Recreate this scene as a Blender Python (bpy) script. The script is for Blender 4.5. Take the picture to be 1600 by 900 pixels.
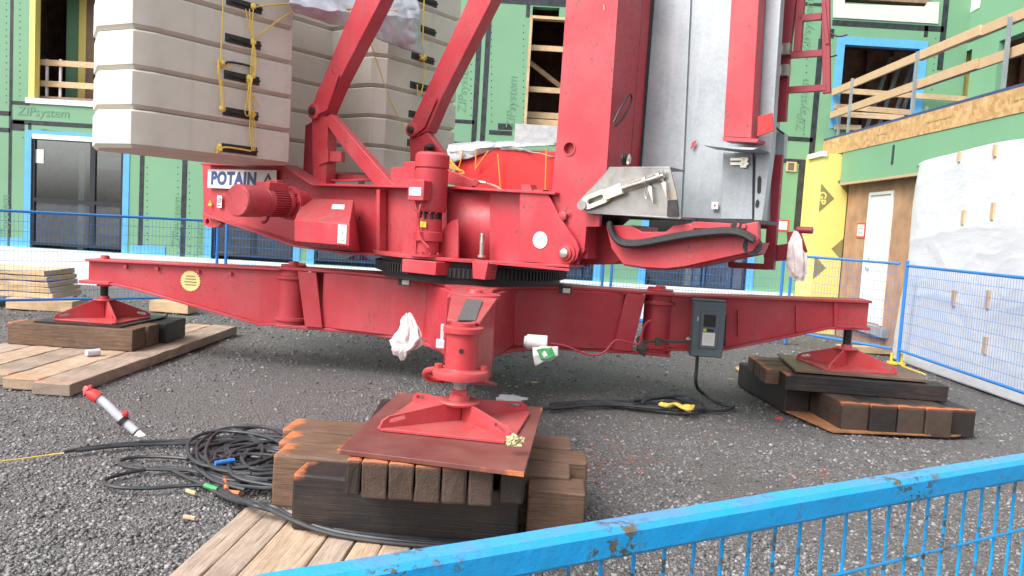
import bpy, bmesh, math, random
import numpy as np
from mathutils import Vector, Matrix, noise
random.seed(7); np.random.seed(7)
for o in list(bpy.data.objects): bpy.data.objects.remove(o)
S = bpy.context.scene; COL = S.collection
RAD = math.radians
# ------------------------------------------------------------------ camera
F = 1256.0; PITCH = RAD(4.4); ROLL = .06
cf = Vector((0, math.cos(PITCH), -math.sin(PITCH))); r0 = Vector((1, 0, 0)); u0 = Vector((0, math.sin(PITCH), math.cos(PITCH)))
cr = r0*math.cos(ROLL)+u0*math.sin(ROLL); cu = u0*math.cos(ROLL)-r0*math.sin(ROLL)
EYE = Vector((0, 0, 1.6))
cam = bpy.data.cameras.new('camera'); cam.sensor_width = 36; cam.lens = 36*F/1600; cam.clip_start = .05; cam.clip_end = 2000
co = bpy.data.objects.new('camera', cam); COL.objects.link(co)
M = Matrix.Identity(4)
for i in range(3): M[i][0] = cr[i]; M[i][1] = cu[i]; M[i][2] = -cf[i]; M[i][3] = EYE[i]
co.matrix_world = M; S.camera = co
S.render.resolution_x = 1024; S.render.resolution_y = 576
# ------------------------------------------------------------------ sky + sun (overcast, brighter to the left behind the camera)
SUN_EL = RAD(48); SUN_AZ = RAD(232)          # azimuth clockwise from +Y
w = bpy.data.worlds.new('World'); S.world = w; w.use_nodes = True
nt = w.node_tree; bg = nt.nodes['Background']
sky = nt.nodes.new('ShaderNodeTexSky'); sky.sky_type = 'NISHITA'; sky.sun_disc = False
sky.sun_elevation = SUN_EL; sky.sun_rotation = SUN_AZ; sky.air_density = 1.0; sky.dust_density = 5.0; sky.ozone_density = 1.0
hs = nt.nodes.new('ShaderNodeHueSaturation'); hs.inputs['Saturation'].default_value = .35
nt.links.new(sky.outputs[0], hs.inputs['Color']); nt.links.new(hs.outputs[0], bg.inputs['Color']); bg.inputs['Strength'].default_value = .15
sl = bpy.data.lights.new('sun', 'SUN'); sl.energy = 1.2; sl.angle = RAD(32); sl.color = (1, .97, .93)
so = bpy.data.objects.new('sun', sl); COL.objects.link(so)
sd = Vector((math.sin(SUN_AZ)*math.cos(SUN_EL), math.cos(SUN_AZ)*math.cos(SUN_EL), math.sin(SUN_EL)))
so.rotation_euler = sd.to_track_quat('Z', 'Y').to_euler(); so.location = (0, 0, 30)
vs = S.view_settings; vs.view_transform = 'Standard'; vs.look = 'None'; vs.gamma = 1; vs.exposure = 1.0; vs.use_curve_mapping = False

# ------------------------------------------------------------------ measuring helpers: a photo pixel plus a real plane gives a point
def ray(x, y): return cf+cr*((x-800)/F)+cu*((450-y)/F)
def onY(x, y, Y): d = ray(x, y); return EYE+d*(Y/d.y)
def onX(x, y, X): d = ray(x, y); return EYE+d*(X/d.x)
def onZ(x, y, z): d = ray(x, y); return EYE+d*((z-1.6)/d.z)
def onP(x, y, p, n): d = ray(x, y); return EYE+d*((p-EYE).dot(n)/d.dot(n))
C0 = Vector((-.42, 8.15, 0))                                   # slewing centre
TH = RAD(34)
A_ = Vector((math.cos(TH), -math.sin(TH), 0)); N_ = Vector((-math.sin(TH), -math.cos(TH), 0))   # along the upper crane / out of its near side
L_ = -N_; UP = Vector((0, 0, 1))
NP0 = C0+N_*.68
def T(pts, off=0): return [onP(x, y, NP0+N_*off, N_) for x, y in pts]     # points on the near side plate
def T1(x, y, off=0): return onP(x, y, NP0+N_*off, N_)
E1 = Vector((.9945, -.105, 0)).normalized(); E2 = Vector((.06, -.998, 0)).normalized(); NE = E1.cross(UP).normalized(); CN = Vector((-.305, 8.15, 0)); DN = Vector((.016, -1, 0)).normalized()   # undercarriage: right / near directions

# ------------------------------------------------------------------ materials
class NT:
    def __init__(s, name):
        s.m = bpy.data.materials.new(name); s.m.use_nodes = True; s.t = s.m.node_tree; s.p = s.t.nodes['Principled BSDF']
    def n(s, ty, **k):
        q = s.t.nodes.new('ShaderNode'+ty)
        for a, v in k.items(): setattr(q, a, v)
        return q
    def l(s, a, b): s.t.links.new(a, b)
    def coord(s, which='Object', scale=(1, 1, 1)):
        c = s.n('TexCoord'); mp = s.n('Mapping'); mp.inputs['Scale'].default_value = scale; s.l(c.outputs[which], mp.inputs[0]); return mp.outputs[0]
    def noise(s, vec, scale, detail=4, rough=.55):
        q = s.n('TexNoise'); q.inputs['Scale'].default_value = scale; q.inputs['Detail'].default_value = detail; q.inputs['Roughness'].default_value = rough
        if vec: s.l(vec, q.inputs['Vector'])
        return q.outputs['Fac']
    def ramp(s, fac, stops):
        q = s.n('ValToRGB'); s.l(fac, q.inputs[0]); e = q.color_ramp.elements
        while len(e) < len(stops): e.new(.5)
        for i, (p, c) in enumerate(stops): e[i].position = p; e[i].color = (c[0], c[1], c[2], 1) if not isinstance(c, (int, float)) else (c, c, c, 1)
        return q.outputs[0]
    def mix(s, fac, a, b, mode='MIX'):
        q = s.n('Mix', data_type='RGBA', blend_type=mode)
        for sock, v in ((q.inputs[0], fac), (q.inputs[6], a), (q.inputs[7], b)):
            if hasattr(v, 'is_linked'): s.l(v, sock)
            elif isinstance(v, (int, float)): sock.default_value = v
            else: sock.default_value = (*v[:3], 1)
        return q.outputs[2]
    def math(s, op, a, b=None):
        q = s.n('Math', operation=op)
        for sock, v in ((q.inputs[0], a), (q.inputs[1], b)):
            if v is None: continue
            if hasattr(v, 'is_linked'): s.l(v, sock)
            else: sock.default_value = v
        return q.outputs[0]
    def bump(s, h, strength=.3, dist=.01):
        q = s.n('Bump'); q.inputs['Strength'].default_value = strength; q.inputs['Distance'].default_value = dist; s.l(h, q.inputs['Height']); s.l(q.outputs[0], s.p.inputs['Normal'])
    def base(s, c):
        if hasattr(c, 'is_linked'): s.l(c, s.p.inputs['Base Color'])
        else: s.p.inputs['Base Color'].default_value = (*c, 1)
    def set(s, **k):
        for a, v in k.items():
            i = s.p.inputs[a.replace('_', ' ')]
            if hasattr(v, 'is_linked'): s.l(v, i)
            else: i.default_value = v
        return s

def paint(name, c, rough=.42, fade=.25, chips=None, dirt=.3, wscale=1.0, big_chips=False):
    m = NT(name); v = m.coord('Object')
    big = m.noise(v, 2.2*wscale, 5); fine = m.noise(v, 26*wscale, 6, .7)
    pale = tuple(min(1, x*.75+.13) for x in c)
    col = m.mix(m.ramp(big, [(.42, 0.), (.75, fade)]), c, pale)
    col = m.mix(m.ramp(fine, [(.56, 0.), (.8, dirt)]), col, tuple(x*.45+.02 for x in c))
    ge = m.n('NewGeometry'); sxn = m.n('SeparateXYZ'); m.l(ge.outputs['Normal'], sxn.inputs[0])
    streak = m.noise(m.coord('Object', (14, 14, 1.1)), 1.3, 5, .6)
    col = m.mix(m.math('MULTIPLY', m.ramp(streak, [(.52, 0.), (.74, 1.)]), dirt*.9), col, tuple(x*.55+.03 for x in c))
    col = m.mix(m.math('MULTIPLY', m.ramp(sxn.outputs[2], [(.55, 0.), (.95, 1.)]), m.ramp(m.noise(v, 9, 6, .7), [(.40, .05), (.68, .55)])), col, (.20, .155, .13))
    if chips:
        cn = m.noise(v, 34*wscale, 8, .68); big2 = m.noise(v, 5*wscale, 3); k = m.math('MULTIPLY', m.ramp(cn, [(.585, 0.), (.61, 1.)]), m.ramp(big2, [(.47, 0.), (.56, 1.)]))
        col = m.mix(k, col, chips)
        if big_chips:
            k2 = m.math('MULTIPLY', m.ramp(m.noise(m.coord('Object', (1, 1, 1.4)), 42, 8, .68), [(.535, 0.), (.55, 1.)]), m.ramp(m.noise(v, 7.5, 3, .6), [(.50, 0.), (.58, 1.)]))
            col = m.mix(k2, col, m.ramp(m.noise(v, 60, 3), [(.4, (.05, .085, .08)), (.7, (.19, .13, .07))]))
    m.base(col); m.set(Roughness=m.ramp(fine, [(.3, rough-.08), (.75, rough+.2)]))
    m.bump(m.noise(v, 30, 6, .65) if big_chips else fine, .45 if big_chips else .08, .006 if big_chips else .004); return m.m
def flat(name, c, rough=.6, var=.2, scale=8, metal=0, bump=.1, bdist=.004):
    m = NT(name); v = m.coord('Object'); f = m.noise(v, scale, 6, .6)
    m.base(m.mix(m.ramp(f, [(.3, 0.), (.75, 1.)]), tuple(x*(1-var) for x in c), tuple(min(1, x*(1+var)) for x in c)))
    m.set(Roughness=rough, Metallic=metal)
    if bump: m.bump(m.noise(v, scale*6, 5, .7), bump, bdist)
    return m.m
def wood(name, dark, light, orange=0., rough=.75, black=0.):
    m = NT(name); rnd = m.n('ObjectInfo').outputs['Random']
    v = m.coord('Object'); add = m.n('VectorMath', operation='ADD'); sc = m.n('VectorMath', operation='SCALE'); cmb = m.n('CombineXYZ')
    m.l(rnd, cmb.inputs[0]); m.l(rnd, cmb.inputs[1]); m.l(rnd, cmb.inputs[2]); m.l(cmb.outputs[0], sc.inputs[0]); sc.inputs['Scale'].default_value = 37
    m.l(v, add.inputs[0]); m.l(sc.outputs[0], add.inputs[1])
    st = m.n('VectorMath', operation='MULTIPLY'); m.l(add.outputs[0], st.inputs[0]); st.inputs[1].default_value = (2.4, 26, 26)
    g = m.noise(st.outputs[0], 2.2, 7, .65); big = m.noise(add.outputs[0], 3.1, 4, .6)
    st2 = m.n('VectorMath', operation='MULTIPLY'); m.l(add.outputs[0], st2.inputs[0]); st2.inputs[1].default_value = (1., 60, 60)
    chk = m.noise(st2.outputs[0], 1.6, 3, .5)
    col = m.mix(m.ramp(g, [(.3, 0.), (.7, 1.)]), dark, light)
    col = m.mix(m.ramp(m.math('ADD', big, m.math('MULTIPLY', rnd, .3)), [(.55, 0.), (.95, .6)]), col, tuple(x*.5 for x in dark))
    col = m.mix(m.ramp(chk, [(.66, 0.), (.72, .8)]), col, tuple(x*.25 for x in dark))
    blot = m.noise(add.outputs[0], 17, 8, .72)
    col = m.mix(m.ramp(blot, [(.54, 0.), (.72, .4)]), col, tuple(x*.6 for x in dark)); col = m.mix(m.ramp(blot, [(.28, .35), (.42, 0.)]), col, tuple(min(1, x*1.15) for x in light))
    if black:
        col = m.mix(m.ramp(m.noise(add.outputs[0], 2.6, 5, .65), [(.42, black), (.68, 0.)]), col, (.011, .010, .011))
    if orange:
        gc = m.n('TexCoord'); sx = m.n('SeparateXYZ'); m.l(gc.outputs['Generated'], sx.inputs[0])
        e = m.math('SUBTRACT', .5, sx.outputs[0]); e = m.math('ADD', e, m.math('MULTIPLY', m.math('SUBTRACT', m.noise(v, 9, 5, .7), .5), .16))
        up = m.ramp(sx.outputs[2], [(.86, 0.), (.97, 1.)])
        k = m.math('MULTIPLY', m.math('MULTIPLY', m.ramp(e, [(.455, 0.), (.49, 1.)]), up), orange)
        col = m.mix(k, col, (.56, .17, .06))
    tn = m.n('TexCoord'); sn = m.n('SeparateXYZ'); m.l(tn.outputs['Normal'], sn.inputs[0]); so_ = m.n('SeparateXYZ'); m.l(tn.outputs['Object'], so_.inputs[0])
    yy_ = m.math('ADD', so_.outputs[1], m.math('MULTIPLY', m.math('SUBTRACT', rnd, .5), .3)); rr_ = m.math('SQRT', m.math('ADD', m.math('MULTIPLY', yy_, yy_), m.math('MULTIPLY', so_.outputs[2], so_.outputs[2])))
    ringv = m.math('SINE', m.math('ADD', m.math('MULTIPLY', rr_, 430), m.math('MULTIPLY', big, 22)))
    endk = m.ramp(m.math('ABSOLUTE', sn.outputs[0]), [(.7, 0.), (.85, .75)])
    endc = m.mix(m.ramp(m.math('ADD', m.math('MULTIPLY', ringv, .07), m.noise(v, 14, 6, .75)), [(.3, 0.), (.85, 1.)]), tuple(x*.75 for x in dark), tuple(x*.72 for x in light))
    col = m.mix(endk, col, endc)
    m.base(col); m.set(Roughness=rough); m.bump(m.math('ADD', m.math('ADD', g, m.math('MULTIPLY', blot, .8)), m.math('MULTIPLY', chk, -.9)), .5, .006); return m.m

RED = paint('red_paint', (.47, .036, .052), .40, .40, (.14, .065, .045), .55)
REDM = paint('maroon_paint', (.27, .018, .035), .45, .2, None, .3)
REDB = paint('bright_red_panel', (.62, .02, .022), .5, .05, None, .1)
REDF = paint('worn_red_paint', (.50, .045, .055), .38, .45, (.30, .12, .06), .5, 1.6)
BLACK = flat('black_rubber', (.018, .018, .02), .55, .4, 20)
DARK = flat('dark_steel', (.045, .042, .045), .5, .4, 12, .3)
def galv():
    m = NT('galvanised_steel'); v = m.coord('Object'); vo = m.n('TexVoronoi'); vo.inputs['Scale'].default_value = 46; m.l(v, vo.inputs['Vector'])
    b = m.noise(v, 1.7, 5, .6); stv = m.coord('Object', (9, 9, .8)); streak = m.noise(stv, 1.5, 4)
    c = m.mix(m.ramp(b, [(.3, 0.), (.7, 1.)]), (.27, .31, .34), (.42, .455, .485)); c = m.mix(.07, c, m.ramp(vo.outputs['Color'], [(.2, .2), (.8, .7)])); c = m.mix(m.ramp(streak, [(.5, 0.), (.75, .45)]), c, (.52, .545, .57))
    m.base(c); m.set(Metallic=.45, Roughness=m.ramp(b, [(.3, .42), (.7, .58)])); m.bump(b, .1, .02); return m.m
GALV = galv()
ZINC = flat('bright_steel', (.62, .60, .55), .3, .2, 10, .85)
def rusty():
    m = NT('stained_steel'); v = m.coord('Object'); b = m.noise(v, 5, 6, .6)
    m.base(m.mix(m.ramp(m.noise(v, 3, 5), [(.55, 0.), (.72, .75)]), m.mix(m.ramp(b, [(.3, 0.), (.7, 1.)]), (.24, .235, .225), (.44, .435, .42)), (.32, .17, .06))); m.set(Metallic=.75, Roughness=.34); m.bump(b, .15, .01); return m.m
STAIN = rusty()
CREAM = paint('cream_paint', (.72, .68, .52), .45, .2, (.3, .18, .1), .3, 2)
def concrete():
    m = NT('precast_concrete'); v = m.coord('Object'); b = m.noise(v, 1.6, 6, .6); f = m.noise(v, 42, 6, .7); s = m.noise(m.coord('Object', (5, 5, .7)), 1.6, 5)
    c = m.mix(m.ramp(b, [(.3, 0.), (.7, 1.)]), (.55, .52, .45), (.66, .63, .56)); c = m.mix(m.ramp(s, [(.55, 0.), (.8, .5)]), c, (.42, .38, .33)); c = m.mix(m.ramp(f, [(.66, 0.), (.74, .6)]), c, (.30, .28, .26))
    vo = m.n('TexVoronoi'); vo.inputs['Scale'].default_value = 30; m.l(v, vo.inputs['Vector']); c = m.mix(m.math('MULTIPLY', m.ramp(vo.outputs['Distance'], [(.05, 1.), (.10, 0.)]), m.ramp(m.noise(v, 3, 2), [(.5, 0.), (.6, .8)])), c, (.22, .20, .18)); c = m.mix(m.ramp(m.noise(m.coord('Object', (1.5, 1.5, 7)), 1.2, 5, .65), [(.56, 0.), (.72, .4)]), c, (.40, .355, .30))
    m.base(c); m.set(Roughness=.8); m.bump(f, .25, .004); return m.m
CONC = concrete()
TIMBER = wood('weathered_timber', (.088, .047, .029), (.205, .120, .075), .9, .62)
TIMBERK = wood('creosoted_timber', (.017, .012, .011), (.062, .040, .031), .75, .55, 1.)
TIMBERM = wood('dark_timber', (.055, .034, .025), (.14, .088, .06), .9, .62, .75)
PLANK = wood('plank_wood', (.36, .245, .165), (.60, .455, .325), .6)
PLANKG = wood('grey_plank_wood', (.27, .20, .15), (.49, .39, .31), .4)
LUMBER = wood('new_lumber', (.58, .38, .21), (.74, .55, .35), 0)
FILM = None
def film():
    m = NT('film_faced_plywood'); v = m.coord('Object'); b = m.noise(v, 4, 6, .65); f = m.noise(v, 40, 4, .7)
    c = m.mix(m.ramp(b, [(.3, 0.), (.7, 1.)]), (.125, .036, .032), (.20, .075, .062))
    gc = m.n('TexCoord'); sx = m.n('SeparateXYZ'); m.l(gc.outputs['Generated'], sx.inputs[0]); mx = None
    for i in (0, 1):
        e = m.math('ABSOLUTE', m.math('SUBTRACT', sx.outputs[i], .5)); mx = e if mx is None else m.math('MAXIMUM', mx, e)
    e = m.math('ADD', mx, m.math('MULTIPLY', m.math('SUBTRACT', m.noise(v, 7, 5, .7), .5), .10))
    c = m.mix(m.ramp(e, [(.478, 0.), (.50, .9)]), c, (.58, .18, .06)); c = m.mix(m.ramp(f, [(.68, 0.), (.75, .5)]), c, (.4, .3, .26))
    m.base(c); m.set(Roughness=m.ramp(b, [(.3, .32), (.7, .55)])); m.bump(f, .1, .003); return m.m
FILM = film()
STEELPL = flat('black_steel_plate', (.06, .05, .045), .4, .45, 9, .5)
GREEN = flat('green_sheathing', (.175, .36, .215), .55, .07, .8, 0, .04)
TAPE = flat('black_seam_tape', (.030, .034, .042), .4, .75, 9, 0, .3, .01)
BLUE = flat('blue_flashing_tape', (.12, .42, .78), .42, .12, 6, 0, .25, .006)
YEL = flat('yellow_sheathing', (.80, .69, .20), .6, .05, 2, 0, .05)
INK = flat('grey_print', (.135, .275, .168), .7, .1)
OLIVE = flat('olive_print', (.25, .22, .09), .7, .1)
WHITE = flat('white_paint', (.80, .80, .80), .45, .03, 4, 0, .03)
FOAM = flat('white_foam_board', (.76, .80, .84), .6, .05, 3, 0, .1)
FRAMEK = flat('dark_window_frame', (.022, .024, .030), .4, .2, 5)
INTER = flat('bare_interior_wood', (.34, .22, .16), .85, .5, 3)
INTERD = flat('dark_interior', (.16, .125, .11), .85, .4, 2)
def osb():
    m = NT('oriented_strand_board'); v = m.coord('Object'); vo = m.n('TexVoronoi'); vo.inputs['Scale'].default_value = 16; m.l(v, vo.inputs['Vector']); b = m.noise(v, 7, 6, .7)
    c = m.mix(m.ramp(b, [(.3, 0.), (.7, 1.)]), (.36, .19, .075), (.66, .42, .19)); c = m.mix(.3, c, m.ramp(vo.outputs['Color'], [(.2, (.25, .13, .05)), (.8, (.75, .52, .27))])); m.base(c); m.set(Roughness=.7); return m.m
OSB = osb()
PLY = flat('plywood_wall', (.40, .235, .135), .75, .28, 3)
def plastic():
    m = NT('white_woven_plastic'); v = m.coord('Object'); b = m.noise(v, 1.5, 6, .62)
    m.base(m.mix(m.ramp(b, [(.3, 0.), (.7, 1.)]), (.57, .58, .615), (.64, .65, .68))); m.set(Roughness=.35); m.bump(m.noise(m.coord('Object', (1, .7, 2.2)), 4, 8, .68), .36, .03); return m.m
WRAP = plastic()
TARP = flat('silver_tarp', (.50, .52, .57), .35, .2, 3, .3, .5, .02)
TARPG = flat('grey_tarp', (.42, .44, .47), .45, .2, 5, .1, .5, .015)
RAG = flat('dirty_rag_cloth', (.66, .57, .56), .9, .28, 7, 0, .5, .01)
ROPEY = flat('yellow_rope', (.72, .52, .10), .7, .25, 60)
ROPEO = flat('orange_rope', (.75, .36, .06), .7, .25, 60)
CABLE = flat('black_cable_sheath', (.035, .037, .042), .45, .4, 14)
FBLUE = paint('blue_fence_paint', (.025, .21, .62), .4, .2, None, .3)
NBLUE = paint('chipped_blue_paint', (.008, .345, .74), .30, .08, (.075, .10, .09), .3, 1.5, True)
GREYBOX = flat('grey_enamel', (.115, .145, .165), .4, .06, 6)
LABELW = flat('white_label', (.80, .80, .78), .5, .04, 30, 0, 0)
YELLAB = flat('yellow_label', (.80, .62, .06), .5, .05, 30, 0, 0)
NAVY = flat('navy_print', (.045, .075, .22), .5, .05, 5, 0, 0)
GRIP = flat('grip_strip', (.10, .095, .10), .95, .4, 80, 0, .5)
PVC = flat('grey_pvc', (.55, .57, .62), .4, .1, 6)
REDTAPE = flat('red_tape', (.70, .05, .05), .45, .15, 9)
GRN = flat('green_print', (.05, .33, .10), .6, .1)
ORANGEP = flat('orange_spray_paint', (.62, .17, .07), .7, .3, 14)
def glass():
    m = NT('window_glass'); out = m.t.nodes['Material Output']; tr = m.n('BsdfTransparent'); tr.inputs[0].default_value = (.75, .8, .8, 1); gl = m.n('BsdfGlossy'); gl.inputs['Roughness'].default_value = .03; gl.inputs[0].default_value = (.9, .95, 1, 1)
    fr = m.n('LayerWeight'); fr.inputs[0].default_value = .35; mx = m.n('MixShader'); m.l(m.math('ADD', m.math('MULTIPLY', fr.outputs['Fresnel'], .6), .16), mx.inputs[0]); m.l(tr.outputs[0], mx.inputs[1]); m.l(gl.outputs[0], mx.inputs[2]); m.l(mx.outputs[0], out.inputs['Surface']); return m.m
GLASS = glass()

# ------------------------------------------------------------------ object helpers
OFF = {}
def tag(o, label=None, cat=None, group=None, kind=None):
    if label: o['label'] = label
    if cat: o['category'] = cat
    if group: o['group'] = group
    if kind or cat: o['kind'] = kind or 'thing'
    return o
def thing(name, loc, label, cat, group=None):
    o = bpy.data.objects.new(name, None); COL.objects.link(o); o.location = loc; o.empty_display_size = .1; OFF[o.name] = Vector(loc)
    return tag(o, label, cat, group)
class MB:
    def __init__(s): s.bm = bmesh.new()
    def prism(s, pts, vec):
        vec = Vector(vec); a = [s.bm.verts.new(Vector(p)) for p in pts]; b = [s.bm.verts.new(Vector(p)+vec) for p in pts]; n = len(a)
        s.bm.faces.new(a); s.bm.faces.new(b[::-1])
        for i in range(n): s.bm.faces.new((a[i], b[i], b[(i+1) % n], a[(i+1) % n]))
        return s
    def box(s, c, ax, ay, az):
        c, ax, ay, az = map(Vector, (c, ax, ay, az)); return s.prism([c-ax-ay-az, c+ax-ay-az, c+ax+ay-az, c-ax+ay-az], az*2)
    def abox(s, x0, x1, y0, y1, z0, z1): return s.prism([(x0, y0, z0), (x1, y0, z0), (x1, y1, z0), (x0, y1, z0)], (0, 0, z1-z0))
    def bar(s, p0, p1, w, h, side=None):
        p0, p1 = Vector(p0), Vector(p1); d = (p1-p0); L = d.length; d.normalize()
        sd = Vector(side) if side is not None else d.cross(UP)
        sd = (sd-d*sd.dot(d)); sd = sd.normalized() if sd.length > 1e-5 else d.orthogonal().normalized(); u = d.cross(sd).normalized()
        return s.box((p0+p1)/2, d*L/2, sd*w/2, u*h/2)
    def cyl(s, p0, p1, r, r2=None, n=20, cap=True):
        p0, p1 = Vector(p0), Vector(p1); r2 = r if r2 is None else r2; d = (p1-p0).normalized(); x = d.orthogonal().normalized(); y = d.cross(x)
        a = [s.bm.verts.new(p0+(x*math.cos(t)+y*math.sin(t))*r) for t in [2*math.pi*i/n for i in range(n)]]
        b = [s.bm.verts.new(p1+(x*math.cos(t)+y*math.sin(t))*r2) for t in [2*math.pi*i/n for i in range(n)]]
        for i in range(n): s.bm.faces.new((a[i], a[(i+1) % n], b[(i+1) % n], b[i]))
        if cap: s.bm.faces.new(a[::-1]); s.bm.faces.new(b)
        return s
    def pipe(s, p0, p1, ro, ri, n=24):
        p0, p1 = Vector(p0), Vector(p1); d = (p1-p0).normalized(); x = d.orthogonal().normalized(); y = d.cross(x); R = []
        for p, r in ((p0, ro), (p1, ro), (p1, ri), (p0, ri)): R.append([s.bm.verts.new(p+(x*math.cos(2*math.pi*i/n)+y*math.sin(2*math.pi*i/n))*r) for i in range(n)])
        for k in range(4):
            a, b = R[k], R[(k+1) % 4]
            for i in range(n): s.bm.faces.new((a[i], a[(i+1) % n], b[(i+1) % n], b[i]))
        return s
    def tube(s, pts, r, n=8, smooth=0):
        P = [Vector(p) for p in pts]
        for _ in range(smooth):
            Q = [P[0]]
            for a, b in zip(P, P[1:]): Q += [a*.75+b*.25, a*.25+b*.75]
            P = Q+[P[-1]]
        P = [p for i, p in enumerate(P) if i == 0 or (p-P[i-1]).length > 1e-5]
        t = (P[1]-P[0]).normalized(); x = t.orthogonal().normalized(); rings = []
        for i, p in enumerate(P):
            t2 = (P[min(i+1, len(P)-1)]-P[max(i-1, 0)]); t2 = t2.normalized() if t2.length > 1e-6 else t
            x = (x-t2*x.dot(t2)); x = x.normalized() if x.length > 1e-6 else t2.orthogonal().normalized(); y = t2.cross(x); t = t2
            rr = r[i] if isinstance(r, list) else r
            rings.append([s.bm.verts.new(p+(x*math.cos(2*math.pi*k/n)+y*math.sin(2*math.pi*k/n))*rr) for k in range(n)])
        for a, b in zip(rings, rings[1:]):
            for k in range(n): s.bm.faces.new((a[k], a[(k+1) % n], b[(k+1) % n], b[k]))
        s.bm.faces.new(rings[0][::-1]); s.bm.faces.new(rings[-1]); return s
    def lathe(s, p0, d, prof, n=24):
        p0 = Vector(p0); d = Vector(d).normalized(); x = d.orthogonal().normalized(); y = d.cross(x); R = []
        for h, r in prof: R.append([s.bm.verts.new(p0+d*h+(x*math.cos(2*math.pi*k/n)+y*math.sin(2*math.pi*k/n))*max(r, .0005)) for k in range(n)])
        for a, b in zip(R, R[1:]):
            for k in range(n): s.bm.faces.new((a[k], a[(k+1) % n], b[(k+1) % n], b[k]))
        s.bm.faces.new(R[0][::-1]); s.bm.faces.new(R[-1]); return s
    def strip(s, pts, depth, th):                               # flange following a polyline
        depth = Vector(depth)
        for a, b in zip(pts, pts[1:]):
            a, b = Vector(a), Vector(b); d = (b-a).normalized(); u = depth.normalized().cross(d).normalized()*th/2; e = d*th*.3
            s.prism([a-e-u, b+e-u, b+e+u, a-e+u], depth)
        return s
    def mesh(s, me, mat=None):
        n0 = len(s.bm.verts); s.bm.from_mesh(me)
        if mat is not None:
            s.bm.verts.ensure_lookup_table()
            for v in s.bm.verts[n0:]: v.co = mat @ v.co
        return s
    def blob(s, c, sx, sy, sz, amp=.3, freq=6, sub=3, seed=0):
        r = bmesh.ops.create_icosphere(s.bm, subdivisions=sub, radius=1); c = Vector(c)
        for v in r['verts']:
            q = v.co.copy(); k = 1+amp*noise.noise(q*freq*.3+Vector((seed*3.1, 0, 0)))+amp*.6*noise.noise(q*freq+Vector((seed, 7, 0)))
            v.co = c+Vector((q.x*sx, q.y*sy, q.z*sz))*k
        return s
    def build(s, name, mat, parent=None, bevel=0, smooth=True, seg=2):
        me = bpy.data.meshes.new(name); bmesh.ops.recalc_face_normals(s.bm, faces=s.bm.faces[:]); s.bm.to_mesh(me); s.bm.free()
        o = bpy.data.objects.new(name, me); COL.objects.link(o); me.materials.append(mat)
        if parent is None:
            n = len(me.vertices); c = np.empty(n*3); me.vertices.foreach_get('co', c); c = c.reshape(-1, 3); mn, mx = c.min(0), c.max(0)
            off = Vector(((mn[0]+mx[0])/2, (mn[1]+mx[1])/2, mn[2])); o.location = off
        else:
            off = OFF[parent.name]
            while parent.parent is not None and parent.parent.parent is not None: parent = parent.parent
            o.parent = parent
        me.transform(Matrix.Translation(-off)); OFF[o.name] = off
        if smooth:
            me.polygons.foreach_set('use_smooth', [True]*len(me.polygons)); me.set_sharp_from_angle(angle=RAD(32))
        if bevel:
            b = o.modifiers.new('bevel', 'BEVEL'); b.width = bevel; b.segments = seg; b.limit_method = 'ANGLE'; b.angle_limit = RAD(35)
        return o
def plate2d(outer, holes, th):
    """flat plate with holes: outline in x-y, thickness along z from -th to 0"""
    cu_ = bpy.data.curves.new('outline', 'CURVE'); cu_.dimensions = '2D'; cu_.fill_mode = 'BOTH'; cu_.extrude = th/2
    for pl in [outer]+holes:
        sp = cu_.splines.new('POLY'); sp.points.add(len(pl)-1); sp.use_cyclic_u = True
        for p, q in zip(sp.points, pl): p.co = (q[0], q[1], 0, 1)
    ob = bpy.data.objects.new('outline', cu_); COL.objects.link(ob); dg = bpy.context.evaluated_depsgraph_get(); me = bpy.data.meshes.new_from_object(ob.evaluated_get(dg)); bpy.data.objects.remove(ob)
    me.transform(Matrix.Translation((0, 0, -th/2))); return me
def circ(cx, cy, r, n=20): return [(cx+r*math.cos(2*math.pi*i/n), cy+r*math.sin(2*math.pi*i/n)) for i in range(n)]
def slot2(cx, cy, L, r, ang=0, n=8):
    p = []
    for k in range(n+1): t = -math.pi/2+math.pi*k/n; p.append((L/2+r*math.cos(t), r*math.sin(t)))
    for k in range(n+1): t = math.pi/2+math.pi*k/n; p.append((-L/2+r*math.cos(t), r*math.sin(t)))
    c, s = math.cos(ang), math.sin(ang); return [(cx+x*c-y*s, cy+x*s+y*c) for x, y in p]
def frame(o, x, y):
    x = Vector(x).normalized(); y = Vector(y); y = (y-x*y.dot(x)).normalized(); z = x.cross(y); m = Matrix.Identity(4)
    for i in range(3): m[i][0] = x[i]; m[i][1] = y[i]; m[i][2] = z[i]; m[i][3] = o[i]
    return m
def text_me(s, h, bold=0., align='CENTER', sx=1.0, shear=0, sp=1.0):
    cu_ = bpy.data.curves.new('writing', 'FONT'); cu_.body = s; cu_.size = h*1.4; cu_.align_x = align; cu_.align_y = 'CENTER'; cu_.offset = bold; cu_.extrude = .0012; cu_.shear = shear; cu_.space_character = sp
    ob = bpy.data.objects.new('writing', cu_); COL.objects.link(ob); dg = bpy.context.evaluated_depsgraph_get(); me = bpy.data.meshes.new_from_object(ob.evaluated_get(dg)); bpy.data.objects.remove(ob)
    me.transform(Matrix.Diagonal((sx, 1, 1, 1))); return me
def px_plate(pts, holes, pln, off, th):
    """plate traced on the near-side plane; holes are (x, y, radius_in_m)"""
    o = T1(pts[0][0], pts[0][1], off); m = frame(o, A_, UP)      # z = out of plane
    mi = m.inverted(); out = [tuple((mi @ p)[:2]) for p in T(pts, off)]
    hs_ = [circ(*(mi @ T1(x, y, off))[:2], r) for x, y, r in holes]
    return plate2d(out, hs_, th), m

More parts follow.
